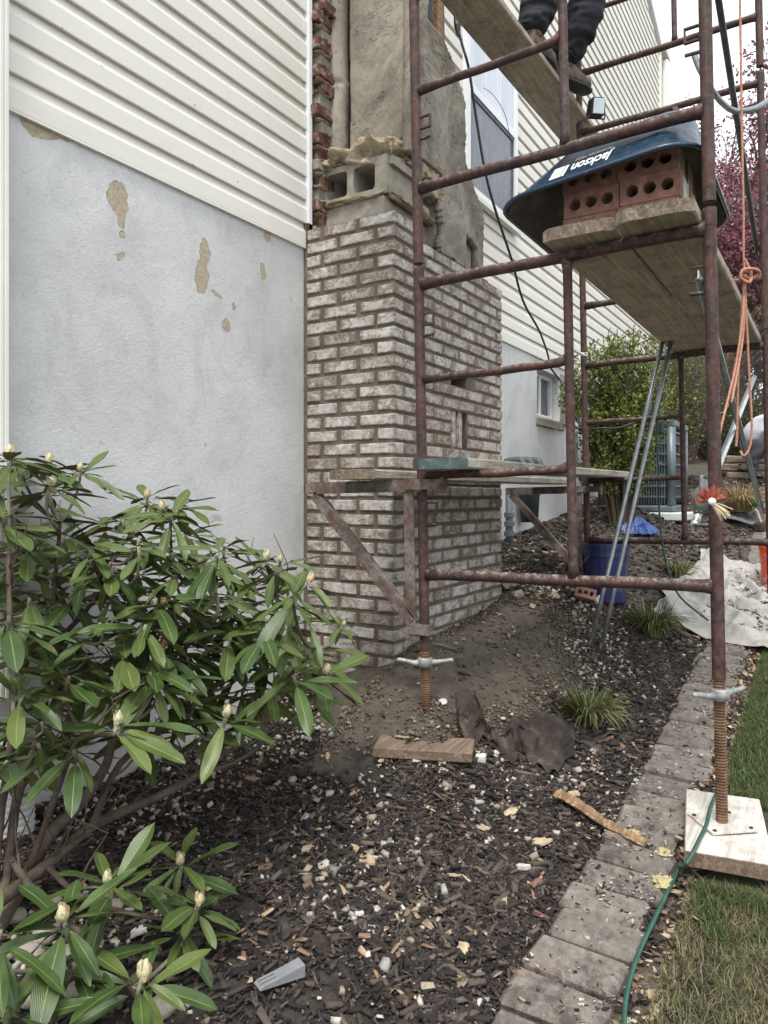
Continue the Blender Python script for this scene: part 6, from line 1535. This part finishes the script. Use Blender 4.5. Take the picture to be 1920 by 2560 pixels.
    if V:
        me = bpy.data.meshes.new('leaves'); me.from_pydata((np.concatenate(V) - np.array(base)).tolist(), [], Fs); ul = me.uv_layers.new(name='UVMap')
        arr = np.array(UV)[[l.vertex_index for l in me.loops]]; ul.data.foreach_set('uv', arr.astype(np.float32).ravel()); me.polygons.foreach_set('use_smooth', [True] * len(me.polygons))
        me.materials.append(MATS['rhododendron_leaf']); o = bpy.data.objects.new('leaves', me); COL.objects.link(o); o.parent = sh; o['kind'] = 'stuff'; o['_w'] = tuple(base)
rhododendron()

# ------------------------------------------------------------------ bushes and trees behind
def leaf_cloud(pts, size, cols, mat, name, parent, seed=0, asp=.55):
    rs = np.random.RandomState(seed); P = np.array(pts); n = len(P); L = rs.uniform(size[0], size[1], n); d = rs.normal(0, 1, (n, 3)); d /= np.linalg.norm(d, axis=1)[:, None]; e = rs.normal(0, 1, (n, 3)); s = np.cross(d, e); s /= np.linalg.norm(s, axis=1)[:, None]
    a = P - d * L[:, None] / 2; b = P + s * (L * asp / 2)[:, None]; c = P + d * L[:, None] / 2; e2 = P - s * (L * asp / 2)[:, None]
    V = np.stack([a, b, c, e2], 1).reshape(-1, 3); F = np.arange(n * 4).reshape(-1, 4); C = np.array(cols)[rs.randint(0, len(cols), n)] * rs.uniform(.65, 1.3, (n, 1))
    o = fast_mesh(name, V, F, mat, C, parent); o['kind'] = 'stuff'; return o
def bush(base, spread, height, label, cols, nst=46, nleaf=9000, seed=0, leafsize=(.018, .045), stemcol=(.085, .065, .045), flat=1., lean=Vector((0, 0, 0)), cat='bush', name='leafy_bush', group=None, tips=.35):
    rs = random.Random(seed); b = empty(name, base, label, cat, group); m = MB(); P = []
    for i in range(nst):
        a = rs.uniform(0, 6.28); r = rs.random() ** .6; top = base + Vector((math.cos(a) * spread * r, math.sin(a) * spread * r * flat, height * rs.uniform(.65, 1.03) * (1 - .25 * r * r))) + lean * rs.uniform(.5, 1)
        root = base + Vector((math.cos(a) * .10 * r, math.sin(a) * .10 * r, -.03)); mid = root * .55 + top * .45 + Vector((0, 0, height * .12)) - Vector((math.cos(a), math.sin(a), 0)) * spread * r * .12
        pp = bez(root, mid, top, 9); c = tuple(q * rs.uniform(.6, 1.4) for q in stemcol); m.tube(pp, [.014 - .0012 * k for k in range(10)], 5, col=c, wob=.1)
        for q in range(9):
            t = rs.uniform(.3, 1.); k = min(9, int(t * 9)); p = pp[k]; e = p + Vector((rs.gauss(0, .12), rs.gauss(0, .12), rs.uniform(.02, .22))) * (height / 1.8); pm = (p + e) / 2 + Vector((rs.gauss(0, .02), rs.gauss(0, .02), 0)); m.tube([p, pm, e], [.005, .0035, .002], 4, col=c)
            for _ in range(max(1, nleaf // (nst * 9))):
                u = rs.random() ** .6; P.append(p.lerp(e, u) + Vector((rs.gauss(0, .03), rs.gauss(0, .03), rs.gauss(0, .03))))
    st = m.build('stems', 'bark', b); st['kind'] = 'stuff'; leaf_cloud(P, leafsize, cols, 'small_leaf', 'foliage', b, seed); return b
GR = [(.19, .24, .04), (.13, .19, .03), (.26, .30, .06), (.08, .12, .025), (.30, .30, .08)]
DG = [(.045, .075, .02), (.07, .10, .025), (.10, .13, .035), (.13, .12, .05)]
q = Vector((6.62, 1.60, 0)); q.z = ground(q.x, q.y)
bush(q, .52, 1.80, 'tall open bush with fresh green leaves growing between house and scaffold', GR, 70, 27000, 1, (.02, .048))
q = Vector((9.35, 1.70, 0)); q.z = ground(q.x, q.y)
bush(q, .85, 1.9, 'twiggy half-bare bush leaning right behind the condenser', GR[:4] + [(.09, .10, .03)], 90, 9000, 2, (.018, .042), flat=.6, lean=Vector((.2, -.15, 0)), stemcol=(.11, .088, .062))
q = Vector((12.3, 2.0, 0)); q.z = ground(q.x, q.y)
bush(q, 1.6, 3.0, 'bare brownish thicket farther back behind the condenser', GR[:2] + [(.13, .10, .05), (.16, .12, .07)], 110, 6000, 12, (.02, .05), flat=.8, stemcol=(.14, .11, .08), name='bare_thicket')
q = at(1850, 1190, 11.6)
bush(q, .9, .95, 'dark green low evergreen bush behind the diagonal braces', DG, 70, 12000, 3, (.02, .045), stemcol=(.09, .05, .045), name='evergreen_bush')
q = at(1790, 1180, 12.5)
bush(q, 1.2, 1.7, 'green-brown hedge bush above the stone wall', DG + GR[:2], 80, 12000, 13, (.025, .055), stemcol=(.11, .06, .055), name='hedge_bush')
q = at(1960, 1150, 12.5)
bush(q, 1.4, 1.5, 'wine-brown bare shrub at the right edge behind the crouching worker', [(.15, .05, .05), (.2, .1, .08)], 110, 3500, 14, (.02, .04), stemcol=(.16, .10, .085), name='bare_shrub')

def tree(base, height, crown, label, cols, nleaf, seed, leaf=(.07, .16), trunk=.16, barkcol=(.10, .085, .075), name='tree', group='trees behind the house', density=1., start=.3):
    rs = random.Random(seed); t = empty(name, base, label, 'tree', group); m = MB(); m2 = MB(); P = []
    tp = [base + Vector((rs.gauss(0, .12) * i, rs.gauss(0, .12) * i, height * .8 * i / 6)) for i in range(7)]; m.tube(tp, [trunk * (1 - .12 * i) for i in range(7)], 9, col=barkcol, wob=.08)
    def branch(p, d, L, r, depth):
        pp = [p]; q = p.copy(); dd = d.copy()
        for k in range(5): dd = (dd + Vector((rs.gauss(0, .13), rs.gauss(0, .13), rs.gauss(.05, .09)))).normalized(); q = q + dd * L / 5; pp.append(q.copy())
        m2.tube(pp, [r * (1 - .15 * k) for k in range(6)], 5 if depth < 2 else 4, col=tuple(c * rs.uniform(.8, 1.3) for c in barkcol))
        if depth < 3:
            for _ in range(4 if depth < 2 else 3):
                k = rs.randint(2, 5); nd = (dd + Vector((rs.gauss(0, .65), rs.gauss(0, .65), rs.gauss(.1, .45)))).normalized(); branch(pp[k], nd, L * rs.uniform(.5, .72), r * .5, depth + 1)
        else: ends.append((pp[2], pp[5]))
    ends = []
    for i in range(13):
        u = start + (1 - start) * i / 12; k = min(5, int(u * 6)); p = tp[k].lerp(tp[k + 1], u * 6 - k if u < 1 else 1); a = i * 2.4 + rs.uniform(-.4, .4)
        branch(p, Vector((math.cos(a), math.sin(a), rs.uniform(.35, 1.))).normalized(), crown * rs.uniform(.65, 1.) * (1.1 - .5 * u), trunk * .38, 0)
    per = max(1, nleaf // max(1, len(ends)))
    for a, b in ends:
        if rs.random() > density: continue
        for _ in range(per): P.append(a.lerp(b, rs.uniform(-.2, 1.25)) + Vector((rs.gauss(0, .11), rs.gauss(0, .11), rs.gauss(0, .11))) * crown / 2.4)
    m.build('trunk', 'bark', t, smooth=True); o = m2.build('branches', 'bark', t); o['kind'] = 'stuff'; leaf_cloud(P, leaf, cols, 'small_leaf', 'crown', t, seed); return t
RED = [(.20, .05, .07), (.28, .09, .11), (.15, .035, .05), (.38, .18, .20), (.34, .13, .17)]
WHT = [(.55, .50, .47), (.62, .56, .52), (.45, .38, .33), (.6, .5, .5)]
def gp_(px, F, z=None):
    p = at(px, 1100, F); p.z = ground(p.x, p.y) - .1; return p
tree(gp_(1850, 15), 6.3, 2.7, 'dark red-leaved tree filling the sky behind the right scaffold post', RED, 19000, 1, (.05, .11))
tree(gp_(2010, 13), 5.2, 2.4, 'dark red-leaved tree at the right edge of the picture', RED, 16000, 2, (.05, .11))
tree(gp_(1720, 19), 7.2, 2.8, 'thin red-leaved tree right beside the house corner', RED + [(.2, .1, .1)], 8000, 3, (.05, .11), density=.8)
tree(gp_(1860, 20), 5.2, 3.6, 'white-blossomed tree low behind the diagonal braces', WHT, 22000, 4, (.06, .12), barkcol=(.13, .11, .10), start=.1)
tree(gp_(1690, 24), 6.0, 3.6, 'pale blossoming tree far behind the bush', WHT + [(.3, .34, .2)], 18000, 5, (.06, .13), start=.1)
tree(gp_(2080, 24), 6.0, 3.8, 'pale blossoming tree beyond the right edge', WHT, 14000, 6, (.06, .13), start=.1)
tree(gp_(1950, 30), 9.0, 5.0, 'dark green tree far at the back right', DG, 20000, 7, (.12, .25), start=.1)
tree(gp_(1740, 34), 7.0, 5.0, 'dark green tree far at the back behind the blossoms', DG, 20000, 8, (.12, .25), start=.08)
# ------------------------------------------------------------------ tidy
for o in list(bpy.data.objects):
    if '_w' in o: del o['_w']
